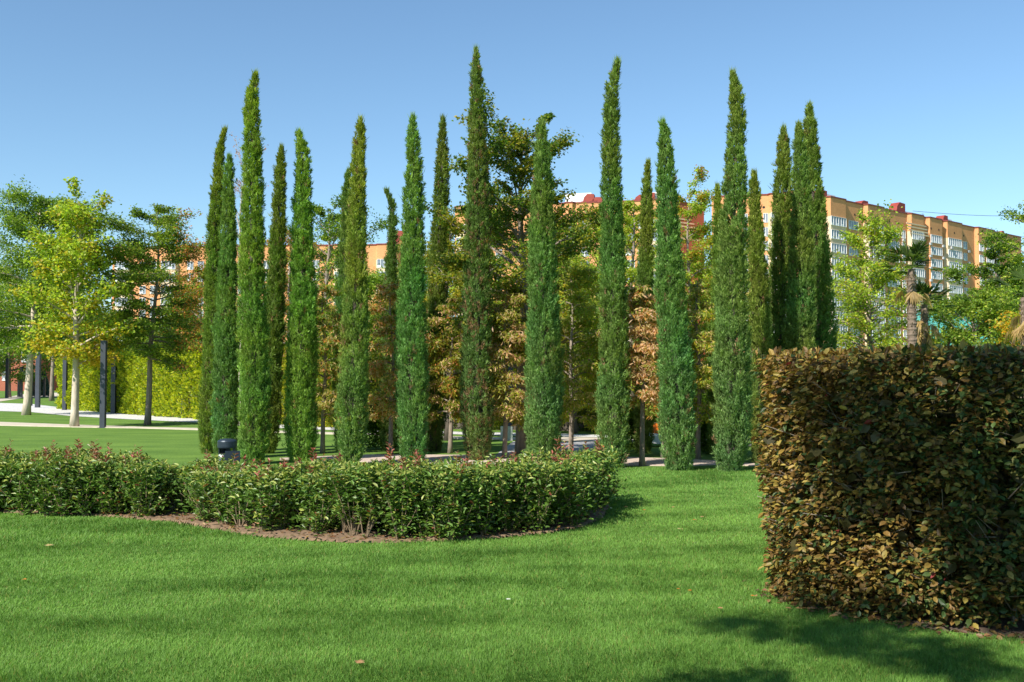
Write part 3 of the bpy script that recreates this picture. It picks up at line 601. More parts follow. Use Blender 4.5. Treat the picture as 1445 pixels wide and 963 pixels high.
for (a0, a1, za, zb) in ((-2.5,-2.2,.62,.86),(-2.42,-2.30,.30,.62),(-2.20,-2.08,.55,.70),(-2.42,-2.2,.18,.28)):
    m.add([curv(a0, z0+(z1-z0)*za), curv(a1, z0+(z1-z0)*za), curv(a1, z0+(z1-z0)*zb), curv(a0, z0+(z1-z0)*zb)], [(0,1,2,3)])
m.build('pictogram', M['notice'], pl_)
# ------------------------------------------------------------------ ride on mower seen through the trees
b = G(944, 630); root = empty('ride_on_mower', (b[0], b[1], 0), .15); tag(root, 'orange and white ride on mower half hidden behind the tufty cypress', 'mower')
k = b[1]/F
m = MB(); V = [(-36*k,-.36,.12),(-10*k,-.36,.06),(-10*k,.28,.06),(-36*k,.28,.12),(-30*k,-.34,.36),(-10*k,-.34,.32),(-10*k,.26,.32),(-30*k,.26,.36)]
m.add(V, [(0,3,2,1),(4,5,6,7),(0,1,5,4),(1,2,6,5),(2,3,7,6),(3,0,4,7)]); m.build('bumper_panel', M['white'], root)
m = MB(); V = [(-30*k,-.342,.364),(-10*k,-.342,.324),(-10*k,.262,.324),(-30*k,.262,.364),(-27*k,-.30,.60),(-10*k,-.32,.62),(-10*k,.24,.62),(-27*k,.22,.60)]
m.add(V, [(0,3,2,1),(4,5,6,7),(0,1,5,4),(1,2,6,5),(2,3,7,6),(3,0,4,7)]); m.build('hood', M['orange'], root)
m = MB(); m.box(-16*k, 30*k, -.24, .24, .16, .30); m.build('chassis', M['rubber'], root)
m = MB(); m.box(4*k, 20*k, -.2, .2, .30, .42); m.box(17*k, 22*k, -.2, .2, .42, .70, top=(.01,.02)); m.build('seat', M['rubber'], root)
m = MB(); m.box(22*k, 37*k, -.25, .25, .26, .50, top=(.03,.03)); m.build('rear_body', M['orange'], root)
m = MB(); m.tube([(-12*k,0,.3),(-6*k,0,.62)], .018, 8); a = np.linspace(0, 2*PI, 17); m.tube([(-6*k+.05*math.sin(t)*.6, .15*math.cos(t), .63+.06*math.sin(t)) for t in a], .012, 6); m.build('steering_wheel', M['rubber'], root)
for wx, wr in ((-4*k,.13),(28*k,.20)):
    for sy in (-.30, .30):
        m = MB(); m.lathe([(wr*.6,-.05),(wr*.93,-.05),(wr,-.03),(wr,.03),(wr*.93,.05),(wr*.6,.05)], 22); me = m.mesh('wheel')
        o = link('wheel', me, M['rubber'], root, (wx, sy, wr)); o.rotation_euler = (PI/2, 0, 0)
        m = MB(); m.lathe([(.02,-.052),(wr*.58,-.045),(wr*.58,.045),(.02,.052)], 16); m.build('rim', M['white'], o)
# ------------------------------------------------------------------ front photinia hedges
Lf = [(-90,724),(0,724),(100,727),(160,731),(205,735),(232,737)]
Rf = [(264,742),(300,748),(350,757),(420,763),(490,767),(560,767),(620,765),(700,761),(780,753),(825,745),(852,732),(862,716)]
Lw = np.array([G(*p) for p in Lf]); Rw = np.array([G(*p) for p in Rf])
Lq = np.array([G(p[0], p[1]-np.interp(p[0],[0,140,232],[-3,-3,4])) for p in Lf]); Rq = np.array([G(p[0]-(p[0]>840)*10, p[1]-np.interp(p[0],[264,520,580,900],[4,6,-2,1])) for p in Rf])
Lpoly = [tuple(p[:2]) for p in Lq] + [(Lw[-1][0]+.35, Lw[-1][1]+1.7)] + [(p[0], p[1]+1.45) for p in Lw[::-1][1:]]
Rpoly = [tuple(p[:2]) for p in Rq] + [(Rw[-1][0]-.15, Rw[-1][1]+.9)] + [(p[0]-.1, p[1]+1.75) for p in Rw[::-1][3:-1]] + [(Rw[0][0]-.25, Rw[0][1]+1.9), (Rw[0][0]-.2, Rw[0][1]+.75)]
# soil sheets (clods on a fine grid)
def soil_bed(name, poly, grow=.14, mat='soil', zc=.035, seed=3):
    c = np.mean(poly, 0); r = np.random.default_rng(seed)
    xs = np.arange(min(p[0] for p in poly)-.3, max(p[0] for p in poly)+.3, .035); ys = np.arange(min(p[1] for p in poly)-.35, max(p[1] for p in poly)+.3, .035)
    X, Y = np.meshgrid(xs, ys); pts = np.stack([X.ravel(), Y.ravel()], 1)
    ins = pip(pts, poly)
    for dx, dy in ((grow,0),(-grow,0),(0,grow),(0,-grow*.6),(grow*.7,-grow*.5),(-grow*.7,-grow*.5)): ins |= pip(pts + np.array([dx, -dy]), poly)
    e = ins.reshape(X.shape); z = .012 + .012*r.random(len(pts)) + zc*.5*(1+snoise(pts, .25, seed))*.6
    inner = e & np.roll(e,1,0) & np.roll(e,-1,0) & np.roll(e,1,1) & np.roll(e,-1,1)
    z = np.where(inner.ravel(), z, .004)
    nx = X.shape[1]; idx = np.arange(len(pts)).reshape(X.shape)
    qa = e[:-1,:-1] & e[1:,:-1] & e[:-1,1:] & e[1:,1:]
    f = np.stack([idx[:-1,:-1][qa], idx[:-1,1:][qa], idx[1:,1:][qa], idx[1:,:-1][qa]], 1)
    me = mesh_np(name, np.concatenate([pts, z[:, None]], 1), f, np.full(len(f), 4), smooth=True)
    return tag(link(name, me, M[mat]), kind='structure')
allpoly = [tuple(p[:2]) for p in Lw] + [tuple(p[:2]) for p in Rw] + [(Rw[-1][0]-.15, Rw[-1][1]+.9)] + [(p[0]-.1, p[1]+1.75) for p in Rw[::-1][3:-1]] + [(Rw[0][0]-.25, Rw[0][1]+1.9), (Rw[0][0]-.2, Rw[0][1]+.75)] + [(p[0], p[1]+1.45) for p in Lw[::-1]]
soil_bed('soil_bed', allpoly, grow=.02)
def plants(poly, spacing, seed, excl=None):
    r = np.random.default_rng(seed); xs = [p[0] for p in poly]; ys = [p[1] for p in poly]; out = []
    for x in np.arange(min(xs), max(xs), spacing):
        for y in np.arange(min(ys), max(ys), spacing):
            out.append((x + r.uniform(-.13,.13), y + r.uniform(-.13,.13)))
    out = np.array(out); k = pip(out, poly)
    out = out[k]
    if excl is not None: out = out[np.hypot((out[:,0]-excl[0])/1.0, (out[:,1]-excl[1])/.9) > excl[2]]
    return out
def pxf(x, y): return np.interp(CX + F*x/y, [0,210,285,345,430,900], [1,1,.80,.76,.95,1.0])
def photinia(label, poly, seed, excl, thin=None, Hh=.74):
    r = np.random.default_rng(seed); pts = plants(poly, .245, seed, excl)
    o0 = np.array([np.mean(pts[:,0]), np.mean(pts[:,1]), 0])
    root = empty('low_hedge', o0); tag(root, label, 'hedge', 'low leafy hedges across the lawn')
    tb = MB(); X=[];D=[];N=[];L=[];W=[];Cc=[]; seedn = r.integers(1e6)
    for (x, y) in pts:
        hgt = Hh * pxf(x, y) * (1 + .10*snoise(np.array([[x,y]]), .6, 77)[0]) * r.uniform(.92, 1.08); vig = r.uniform(.85,1.15)
        isthin = thin is not None and any(math.hypot(x-t[0], y-t[1]) < t[2] for t in thin)
        for s in range(9):
            a = r.uniform(0, 6.28); sp = r.uniform(.03, .36); h = hgt*r.uniform(.28, 1.04); sprig = r.random() < .05
            if sprig: h = hgt*r.uniform(1.05, 1.24); sp *= .5
            m = 6; t = np.linspace(0, 1, m)
            c = np.stack([x + math.cos(a)*(.02+sp*t**1.2), y + math.sin(a)*(.02+sp*t**1.2), h*t], 1) + r.normal(0,.008,(m,3))*t[:,None]
            tb.tube(c - o0, np.linspace(.007,.002,m), 3, False)
            nl = int(40 * h/.7)+6; lo = .45 if isthin else .04
            tt = lo + (1-lo)*r.random(nl)**.85; tt = np.sort(tt)
            pp = np.stack([np.interp(tt, t, c[:,k]) for k in range(3)], 1)
            la = np.arange(nl)*2.4 + r.normal(0,.4,nl); up = .15 + .6*tt**2 + r.normal(0,.22,nl)
            dd = np.stack([np.cos(la), np.sin(la), up], 1)
            nn = np.stack([-np.cos(la)*up, -np.sin(la)*up, 1+0*la], 1) + r.normal(0,.28,(nl,3))
            X.append(pp); D.append(dd); N.append(nn)
            ll = r.uniform(.05,.088,nl)*(1 - .25*(tt > .93)); L.append(ll); W.append(ll*r.uniform(.34,.46,nl))
            g = np.array([.105,.190,.030])*r.uniform(.7,1.3,(nl,1))*vig
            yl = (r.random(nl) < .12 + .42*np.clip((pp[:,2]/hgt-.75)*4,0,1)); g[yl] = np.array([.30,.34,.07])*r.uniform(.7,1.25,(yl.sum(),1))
            rd = (r.random(nl) < (.012 + (.25 if sprig else .02)*(tt > .86))); g[rd] = np.array([.30,.085,.05])*r.uniform(.6,1.3,(rd.sum(),1))
            if sprig:
                tp = tt > .80; g[tp] = np.where(r.random((tp.sum(),1)) < .6, np.array([[.34,.10,.07]]), np.array([[.20,.17,.06]]))*r.uniform(.7,1.25,(tp.sum(),1))
            dead = r.random(nl) < .012; g[dead] = np.array([.45,.16,.05])
            Cc.append(g)
    X=np.concatenate(X)-o0; D=np.concatenate(D); N=np.concatenate(N); L=np.concatenate(L); W=np.concatenate(W); Cc=np.concatenate(Cc)
    nf = int(len(pts) * 260); q = pts[r.integers(0, len(pts), nf)] + r.normal(0, .13, (nf,2))
    ht = Hh * pxf(q[:,0], q[:,1]) * (1 + .10*snoise(q, .6, 77)) * .97; zf = ht * (1 - r.random(nf)**1.5*.97)
    Xf = np.concatenate([q, zf[:,None]],1) - o0; Df = r.normal(size=(nf,3)); Df[:,2] = np.abs(Df[:,2])*.5; lf = r.uniform(.05,.085,nf)
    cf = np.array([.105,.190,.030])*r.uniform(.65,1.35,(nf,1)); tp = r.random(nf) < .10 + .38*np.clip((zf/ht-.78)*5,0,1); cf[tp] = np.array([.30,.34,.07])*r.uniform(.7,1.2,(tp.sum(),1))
    if thin is not None:
        kk = np.ones(nf, bool)
        for t in thin: kk &= ~((np.hypot(q[:,0]-t[0], q[:,1]-t[1]) < t[2]*.8) & (zf < .38))
        Xf, Df, lf, cf = Xf[kk], Df[kk], lf[kk], cf[kk]; nf = len(lf)
    X = np.concatenate([X,Xf]); D = np.concatenate([D,Df]); N = np.concatenate([N, r.normal(size=(nf,3))*.5+np.array([0,-.1,1.])]); L = np.concatenate([L,lf]); W = np.concatenate([W,lf*.4]); Cc = np.concatenate([Cc,cf])
    k = X[:,2] > .03; 
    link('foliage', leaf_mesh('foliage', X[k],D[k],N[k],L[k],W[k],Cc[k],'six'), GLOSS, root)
    tb.build('stems', M['twig'], root)
    return root
gapc = G(243, 716); thinc = G(490, 762); t2 = G(330,750)
photinia('low glossy hedge at the left, ending at the bare soil gap', Lpoly, 401, (gapc[0], gapc[1], .46), Hh=.67)
photinia('low glossy hedge across the centre, with rounded right end and soil along its foot', Rpoly, 402, (gapc[0], gapc[1], .46), thin=[(thinc[0], thinc[1], .42), (t2[0], t2[1], .25)])
# bare twigs in the gap
r = np.random.default_rng(9); m = MB()
for i in range(34):
    a = r.uniform(0,6.28); x = gapc[0]+r.normal(0,.22); y = gapc[1]+.1+r.normal(0,.2); h = r.uniform(.2,.62); s = r.uniform(.05,.35)
    m.tube([(x,y,.0),(x+math.cos(a)*s*.4,y+math.sin(a)*s*.4,h*.5),(x+math.cos(a)*s,y+math.sin(a)*s,h)], [.005,.004,.0015], 4)
tag(m.build('bare_twigs', M['twig']), 'bare dry twigs standing in the soil gap between the two low hedges', 'dead shrub')
m = MB(); x0, y0 = thinc[0], thinc[1]+.28
for i in range(9):
    a = r.uniform(0,6.28); s = r.uniform(.08,.3); h = r.uniform(.3,.55)
    m.tube([(x0+r.normal(0,.02),y0+r.normal(0,.02),-.01),(x0+math.cos(a)*s*.5,y0+math.sin(a)*s*.5,h*.55),(x0+math.cos(a)*s,y0+math.sin(a)*s,h)], [.009,.006,.002], 5)
tag(m.build('bare_shrub', M['twig']), 'cluster of bare tan stems exposed at the front of the central low hedge', 'shrub stems')
# leaf litter on the soil
n = 900; pts = np.stack([r.uniform(-7,1.6,n*4), r.uniform(10,14.6,n*4)],1); front = np.concatenate([Lw,Rw])
fy = np.interp(pts[:,0], front[:,0], front[:,1]); k = (pts[:,1] > fy-.06) & (pts[:,1] < fy+.45) & pip(pts+np.array([0,.1]), allpoly); pts = pts[k][:n]; n = len(pts)
X = np.concatenate([pts, r.uniform(.035,.065,(n,1))],1)
cl = np.array([[.30,.16,.08],[.42,.27,.14],[.22,.09,.04],[.12,.13,.05]])[r.integers(0,4,n)]*r.uniform(.7,1.2,(n,1))
tag(link('leaf_litter', leaf_mesh('leaf_litter', X, r.normal(size=(n,3))*np.array([1,1,.25]), r.normal(size=(n,3))*.3+np.array([0,0,1]), .05, .028, cl, 'six'), LEAF), 'dry brown leaves strewn on the soil under the low hedge', 'leaf litter', kind='stuff')
# ------------------------------------------------------------------ copper hornbeam hedge (right foreground)
HP = np.array([(3.15,11.0),(2.82,10.3),(2.46,9.4),(2.14,8.5),(2.00,8.02),(2.17,7.53),(2.46,7.17),(2.82,6.87),(3.30,6.62),(4.2,6.36),(5.4,6.2),(6.2,6.6),(6.2,9.0),(5.2,10.6),(3.9,11.6),(3.0,11.7)])
HH = 1.86
def copper_hedge():
    r = np.random.default_rng(500); root = empty('copper_hedge', (HP[0][0], HP[0][1], 0)); o0 = np.array([HP[0][0], HP[0][1], 0])
    tag(root, 'tall clipped hedge of copper brown and green leaves filling the right foreground', 'hedge')
    A = HP; B = np.roll(HP, -1, 0); seg = B - A; ln = np.hypot(*seg.T)
    vis = np.array([1.0]*10 + [.25]*6); cum = np.cumsum(ln*vis); cum = cum/cum[-1]
    n = 88000; u = r.random(n); si = np.searchsorted(cum, u); lo = np.concatenate([[0], cum[:-1]])[si]; f = (u-lo)/(cum[si]-lo)
    # smooth normals by blending vertex normals
    nrm = np.stack([seg[:,1], -seg[:,0]], 1)/ln[:,None]; nrm = -nrm if np.sum((A.mean(0)-A[4])*nrm[4]) > 0 else nrm
    vn = norm(nrm + np.roll(nrm, 1, 0)); no = norm(vn[si]*(1-f)[:,None] + np.roll(vn,-1,0)[si]*f[:,None])
    xy = A[si] + seg[si]*f[:,None]
    z = r.uniform(.02, HH, n); Q = np.concatenate([xy, z[:,None]],1)
    depth = r.random(n)**1.3*.40 - .03 + .03*snoise(Q, .5, 501) + .05*snoise(Q, .17, 502)
    foot = np.clip((.30-z)/.30,0,1)*np.where(xy[:,0] > 3.0, .22, .05); depth += foot
    depth += np.clip(snoise(Q,.20,503)-.45,0,1)*.42
    xy = xy - no*depth[:,None]; X = np.concatenate([xy, z[:,None]],1); O = np.concatenate([no, 0*z[:,None]],1)
    raised = (xy[:,0] > 3.25) & (z < .20*np.clip((xy[:,0]-3.2)/.3,0,1)); 
    # top surface
    nt = 26000; tp = np.stack([r.uniform(2,6.3,nt*3), r.uniform(6.2,11.8,nt*3)],1); tp = tp[pip(tp, [tuple(p) for p in HP])][:nt]; nt = len(tp)
    zt = HH - r.random(nt)**1.8*.22 + .005 + .015*snoise(tp,.4,505); Xt = np.concatenate([tp, zt[:,None]],1); Ot = np.tile([0,0,1.0],(nt,1))
    # loose sprigs beyond the clipped face
    X = np.concatenate([X[~raised], Xt]); O = np.concatenate([O[~raised], Ot]); n = len(X)
    side = np.concatenate([-O[:,1:2], O[:,0:1], 0*O[:,:1]],1)
    D = O*.65 + side*r.normal(0,.75,(n,1)) + r.normal(size=(n,3))*.3 + np.array([0,0,-.12]); 
    N = np.array([0,0,1.0]) + O*.25 + r.normal(size=(n,3))*.50
    L = r.uniform(.036,.072,n); W = L*r.uniform(.46,.62,n)
    g = snoise(X,.55,510)*.5 + snoise(X,.2,511)*.4; right = np.clip((X[:,0]-2.6)/1.0,-.7,1)
    pg = np.clip(.40 + .28*g + .42*right, .10, .90); typ = r.random(n)
    col = np.empty((n,3)); br = np.array([[.20,.115,.028],[.28,.185,.038],[.13,.075,.022],[.33,.25,.055]])[r.integers(0,4,n)]
    gr = np.array([[.045,.085,.022],[.075,.12,.028],[.15,.15,.035]])[r.integers(0,3,n)]
    col = np.where((typ < pg)[:,None], gr, br)*r.uniform(.65,1.25,(n,1))
    red = r.random(n) < .0015; col[red] = (.24,.04,.035)
    link('foliage', leaf_mesh('foliage', X-o0, D, N, L, W, col, 'beech'), BEECH, root)
    # branches
    m = MB()
    for i in range(330):
        k = r.integers(0, 10); f_ = r.random(); p = A[k]+seg[k]*f_; nn = norm(vn[k]*(1-f_)+vn[(k+1)%len(vn)]*f_)
        z0 = r.uniform(.1, HH-.3); inn = p - nn*r.uniform(.45,.8); outp = p - nn*r.uniform(-.05,.08); t_ = np.array([-nn[1],nn[0]])*r.normal(0,.2)
        m.tube([(inn[0],inn[1],z0-.15),((inn[0]+outp[0])/2,(inn[1]+outp[1])/2,z0),(outp[0]+t_[0],outp[1]+t_[1],z0+r.uniform(.05,.3))], [.009,.006,.002], 4)
    for i in range(46):
        k = r.integers(0, 10); f_ = r.random(); p = A[k]+seg[k]*f_ - vn[k]*r.uniform(.35,.6)
        m.tube([(p[0],p[1],-.02),(p[0]+r.normal(0,.04),p[1]+r.normal(0,.04),.8),(p[0]+r.normal(0,.06),p[1]+r.normal(0,.06),1.7)], [.022,.016,.007], 6)
    for v in m.v: v -= o0
    m.build('branches', M['bark_grey'], root)
    # dark inner leaves added to keep the inside of the hedge opaque and dark
    n2 = 9000; tp = np.stack([r.uniform(2,6.3,n2*4), r.uniform(6.2,11.8,n2*4)],1); tp = tp[pip(tp, [tuple(p) for p in HP])]; tp = tp[:n2]; n2 = len(tp)
    X2 = np.concatenate([tp, r.uniform(.25, HH-.1, (n2,1))],1)
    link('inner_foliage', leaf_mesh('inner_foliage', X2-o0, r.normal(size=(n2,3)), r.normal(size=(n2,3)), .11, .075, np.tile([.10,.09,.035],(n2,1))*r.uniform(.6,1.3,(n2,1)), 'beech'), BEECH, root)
copper_hedge()
soil_bed('soil_under_hedge', [tuple(p) for p in HP[3:12]] + [(6.2,8.0),(3.0,9.0)], grow=0, mat='soil_shade', seed=8, zc=.006)
# ------------------------------------------------------------------ grass blades
def blades():
    r = np.random.default_rng(600); parts = []
    for (y0, y1, dens, L, W) in ((5.0,7.5,14000,.031,.0048),(7.5,10.5,7500,.032,.0062),(10.5,14.5,3600,.034,.0085),(14.5,20.4,1900,.034,.012)):
        hw1 = y1*.52+.3; A = (y1-y0)*2*hw1; n = int(A*dens)
        p = np.stack([r.uniform(-hw1,hw1,n), r.uniform(y0,y1,n)],1); p = p[np.abs(p[:,0]) < p[:,1]*.515+.25]
        k = ~pip(p - np.array([0,.08]), allpoly) & ~pip(p, [tuple(q) for q in (HP-HP.mean(0))*.955+HP.mean(0)])
        if y1 > 20: k &= p[:,1] < np.interp(p[:,0], [-9,9], [20.2,19.7])
        p = p[k]; n = len(p); parts.append((p, np.full(n, L)*r.uniform(.6,1.35,n), np.full(n, W)*r.uniform(.7,1.3,n)))
    p = np.concatenate([q[0] for q in parts]); L = np.concatenate([q[1] for q in parts]); W = np.concatenate([q[2] for q in parts]); n = len(p)
    # mower wheel tracks bend the grass: curved bands round the low hedge plus patchy tufts
    cx, cy = -1.2, 19.0; rad = np.hypot((p[:,0]-cx)*.8, p[:,1]-cy); band = np.sin(rad*4.6 + .9*snoise(p,1.6,601))
    pat = snoise(p*np.array([.6,1.4]), .62, 602); fine = snoise(p,.28,603)
    s = np.clip(.55*band + .40*pat + .45*fine + .25*snoise(p,.11,604), -1.6, 1.6)
    lean = np.stack([.15*s + r.normal(0,.42,n), .55*s + .1 + r.normal(0,.42,n), np.ones(n)*.95],1)
    L = L*(1+.22*pat.clip(-1,1)*-1)
    X = np.concatenate([p, np.full((n,1),-.002)],1)
    N = r.normal(size=(n,3))*np.array([1,1,.2]) + np.array([0,-.5,0])
    col = np.array([.132,.258,.044])*(1+.17*s[:,None]*np.array([1.2,1,.8]))*r.uniform(.72,1.28,(n,1))  # light and dark sheen of the bent bands also painted into blade colour
    ye = r.random(n) < .05; col[ye] = np.array([.26,.27,.07])*r.uniform(.7,1.2,(ye.sum(),1))
    o = link('grass', leaf_mesh('grass', X, lean, N, L, W, np.clip(col,.01,.8), 'tri'), BLADE)
    tag(o, 'short mown green grass of the near lawn', 'grass', kind='stuff')
blades()
r = np.random.default_rng(88); n = 260; ii = r.integers(3, 9, n); f = r.random(n)[:,None]; pts = HP[ii]*(1-f)+HP[ii+1]*f + r.normal(0,.07,(n,2)) + np.array([-.01,-.01])
X = np.concatenate([pts, r.uniform(.012,.035,(n,1))],1); cl = np.array([[.30,.16,.07],[.22,.11,.05],[.36,.22,.09],[.12,.07,.04]])[r.integers(0,4,n)]*r.uniform(.6,1.2,(n,1))
tag(link('leaf_litter', leaf_mesh('leaf_litter', X, r.normal(size=(n,3))*np.array([1,1,.3]), r.normal(size=(n,3))*.35+np.array([0,0,1]), .055, .032, cl, 'beech'), BEECH), 'brown dropped leaves along the foot of the copper hedge', 'leaf litter', kind='stuff')
# fallen leaves, each its own small thing
FL = [(67,776,'#t','yellowish fallen leaf on the grass far left, below the left hedge',.11),(32,824,'#o','small orange fallen leaf on the left foreground grass',.05),(503,945,'#b','tan curled fallen leaf at the bottom centre of the lawn',.075),
      (720,853,'#w','whitish scrap of leaf on the lawn, centre right of the foreground',.045),(885,720,'#b','tan leaf on the grass, the leftmost in the row right of the low hedge',.07),(911,724,'#o','small orange leaf right of the tan one near the hedge end',.05),
      (948,720,'#b','pale leaf in the middle of the scatter right of the low hedge',.055),(982,738,'#o','orange tan leaf lying nearer, below the pale scattered leaves',.06),(993,734,'#b','brown leaf just right of the orange tan one',.06),
      (961,751,'#t','light cream leaf, the nearest of the scatter right of the low hedge',.07),(957,838,'#o','small rust leaf on the grass left of the copper hedge foot',.035),(976,840,'#o','rust orange leaf beside the smaller rust one, near the shadow',.04),
      (1064,848,'#o','rusty leaf close to the foot of the copper hedge',.04),(1019,866,'#b','brown leaf lying in the tree shadow on the lawn',.05)]
FC = {'#t':(.62,.50,.24),'#o':(.62,.26,.05),'#b':(.50,.30,.15),'#w':(.75,.74,.70)}
for i,(px,py,c,lb,s) in enumerate(FL):
    r = np.random.default_rng(700+i); b = G(px,py); k = 3
    X = np.tile([0,0,.0],(k,1)); a = r.uniform(0,6.28) + np.array([-.7,0,.7]); D = np.stack([np.cos(a),np.sin(a),np.full(k,.15)],1)
    o = link('fallen_leaf', leaf_mesh('fallen_leaf', X, D, np.tile([.1,-.2,1.],(k,1)), s*.8*np.array([.8,1,.8]), s*.42, np.tile(FC[c],(k,1)), 'beech'), LEAF, None, (b[0],b[1],.036))
    tag(o, lb, 'fallen leaf', 'fallen leaves on the near lawn')
# ------------------------------------------------------------------ apartment blocks
def sx(P0, U, px):
    k = (px-CX)/F; return (k*(P0[1]) - P0[0])/(U[0]-k*U[1])
WM = {}
def window_meshes(w, h):
    key = (round(w*2)/2, round(h*2)/2); 
    if key in WM: return WM[key]
    w, h = key; w = max(w, 1.0); f = MB(); t = .08
    f.box(-w/2,w/2,-.14,0,0,t); f.box(-w/2,w/2,-.14,0,h-t,h); f.box(-w/2,-w/2+t,-.14,0,t,h-t); f.box(w/2-t,w/2,-.14,0,t,h-t)
    k = max(2, int(round(w/.95)))
    for i in range(1,k): x = -w/2+w*i/k; f.box(x-.055,x+.055,-.13,0,t,h-t)
    for i in range(0,k,2):
        x = -w/2+w*i/k; f.box(x+.055,x+w/k-.055,-.09,-.03,t,t+.45)
    p = MB(); p.box(-w/2+t,w/2-t,-.05,-.01,t,h-t)
    q = (f.mesh('window'), p.mesh('pane')); q[0].materials.append(M['frame']); q[1].materials.append(M['glass']); WM[key] = q
    return q
def block(label, P0, P1, H, depth, bays, wins, wz, storey, nst, extras=None, wall_mat='brick', limit=100, parapet=True):
    P0 = np.array(P0,float); P1 = np.array(P1,float); U = P1-P0; Ln = np.hypot(*U); U /= Ln
    root = empty('apartment_building', (P0[0],P0[1],0), math.atan2(U[1],U[0])); tag(root, label, 'apartment building')
    wl = MB(); wl.box(0,Ln,0,depth,0,H)
    cr = MB(); anyc = False; cap = MB(); cap.box(-.15,Ln+.15,-.15,depth+.15,H,H+.28)
    proj = []
    for a,b,kind in bays:
        s0, s1 = sx(P0,U,a), sx(P0,U,b); pr = .9; proj.append((s0,s1,pr))
        if kind == 'c':
            zc = wz+1.9; wl.prism([(s0,0),(s0+.5,-pr),(s1-.5,-pr),(s1,0)], zc, H); cr.prism([(s0,0),(s0+.5,-pr),(s1-.5,-pr),(s1,0)], 0, zc); anyc = True
        else: wl.prism([(s0,0),(s0+.5,-pr),(s1-.5,-pr),(s1,0)], 0, H)
        cap.prism([(s0-.15,-.16),(s0+.4,-pr-.15),(s1-.4,-pr-.15),(s1+.15,-.16)], H+.003, H+.277)
    wl.build('wall', M[wall_mat], root)
    if anyc: cr.build('cream_bay', M['cream'], root)
    if parapet: cap.build('parapet_cap', M['redcap'], root)
    cnt = 0; rest = []
    for k in range(nst):
        for (a,b) in wins:
            s0, s1 = sx(P0,U,a), sx(P0,U,b); sc_ = (s0+s1)/2; w = abs(s1-s0); y = 0.0
            for (q0,q1,pr) in proj:
                if q0-.2 < sc_ < q1+.2: y = -pr
            if y < 0: w = min(w, w)
            z = wz - k*storey
            if z < 1: continue
            rest.append((sc_, y, z, w))
    for i,(s,y,z,w) in enumerate(rest[:limit]):
        fm, pm = window_meshes(w, 1.75); o = link('window', fm, None, root, (s, y-.003, z)); link('pane', pm, None, o)
    if len(rest) > limit:
        for nm, idx in (('windows',0),('panes',1)):
            Vs=[];Ls=[];Ss=[];off=0
            for (s,y,z,w) in rest[limit:]:
                me = window_meshes(w,1.75)[idx]; v = np.empty(len(me.vertices)*3,np.float32); me.vertices.foreach_get('co',v); v = v.reshape(-1,3)+np.array([s,y-.003,z],np.float32)
                l = np.empty(len(me.loops),np.int32); me.loops.foreach_get('vertex_index',l); Vs.append(v); Ls.append(l+off); off += len(v); Ss += [4]*len(me.polygons)
            tag(link('lower_'+nm, mesh_np(nm, np.concatenate(Vs), np.concatenate(Ls), Ss), M['frame' if idx==0 else 'glass'], root), kind='stuff')
    for e in (extras or []):
        kind, px = e[0], e[1]; s = sx(P0,U,px)
        if kind == 'vent':
            m = MB(); w, h, dp = e[2], e[3], 2.2; zb = H+.28
            m.add([(s-w*.5,1,zb),(s+w*.5,1,zb),(s+w*.5,1+dp,zb),(s-w*.5,1+dp,zb),(s-w*.1,1,zb+h),(s+w*.5,1,zb+h*.95),(s+w*.5,1+dp,zb+h*.95),(s-w*.1,1+dp,zb+h),(s-w*.38,1,zb+h*.6),(s-w*.38,1+dp,zb+h*.6)],
                  [(0,8,4,5,1),(3,2,6,7,9),(0,3,9,8),(8,9,7,4),(4,7,6,5),(1,5,6,2),(0,1,2,3)])
            m.build('roof_hood', M['redvent'], root)
            m = MB(); m.box(s-w*.6,s+w*.8,.6,1+dp+.3,H+.28,H+.55); m.build('roof_curb', M['redcap'], root)
        if kind == 'mast':
            m = MB(); m.tube([(s,3,H),(s,3,H+e[2])],.05,5); m.tube([(s-.7,3,H+e[2]*.9),(s+.7,3,H+e[2]*.9)],.035,4); m.build('antenna', M['post'], root)
        if kind == 'white':
            m = MB(); w, h = e[2], e[3]; m.box(s-w/2,s+w/2,2,5,H+.28,H+.28+h); m.build('roof_house', M['frame'], root)
        if kind == 'dot':
            m = MB(); y = 0
            for (q0,q1,pr) in proj:
                if q0 < s < q1: y = -pr
            a = np.linspace(0,2*PI,9)[:-1]; V = [(s+.28*math.cos(t), y-.03, H-2.6+.28*math.sin(t)) for t in a]+[(s+.28*math.cos(t), y, H-2.6+.28*math.sin(t)) for t in a]
            m.add(V, [tuple(range(8))]+[(i,(i+1)%8,8+(i+1)%8,8+i) for i in range(8)]); m.build('vent_hole', M['black'], root)
        if kind == 'bars':
            s1 = sx(P0,U,e[2]); m = MB()
            for i in range(4):
                z = H-e[3]-i*.75; of = .5*i; m.box(s+of,s1-.4+of*.9,-.93-.06-(e[4] if len(e)>4 else 0),-.90+.02-(e[4] if len(e)>4 else 0)+.0,z,z+.32)
            m.build('wall_bars', M['cream'], root)
        if kind == 'ac':
            y = 0
            for (q0,q1,pr) in proj:
                if q0 < s < q1: y = -pr
            z = wz - e[2]*storey - .75; m = MB(); m.box(s-.42,s+.42,y-.42,y-.02,z,z+.6); m.build('air_conditioner', M['roofgrey'], root)
    return root, P0, U
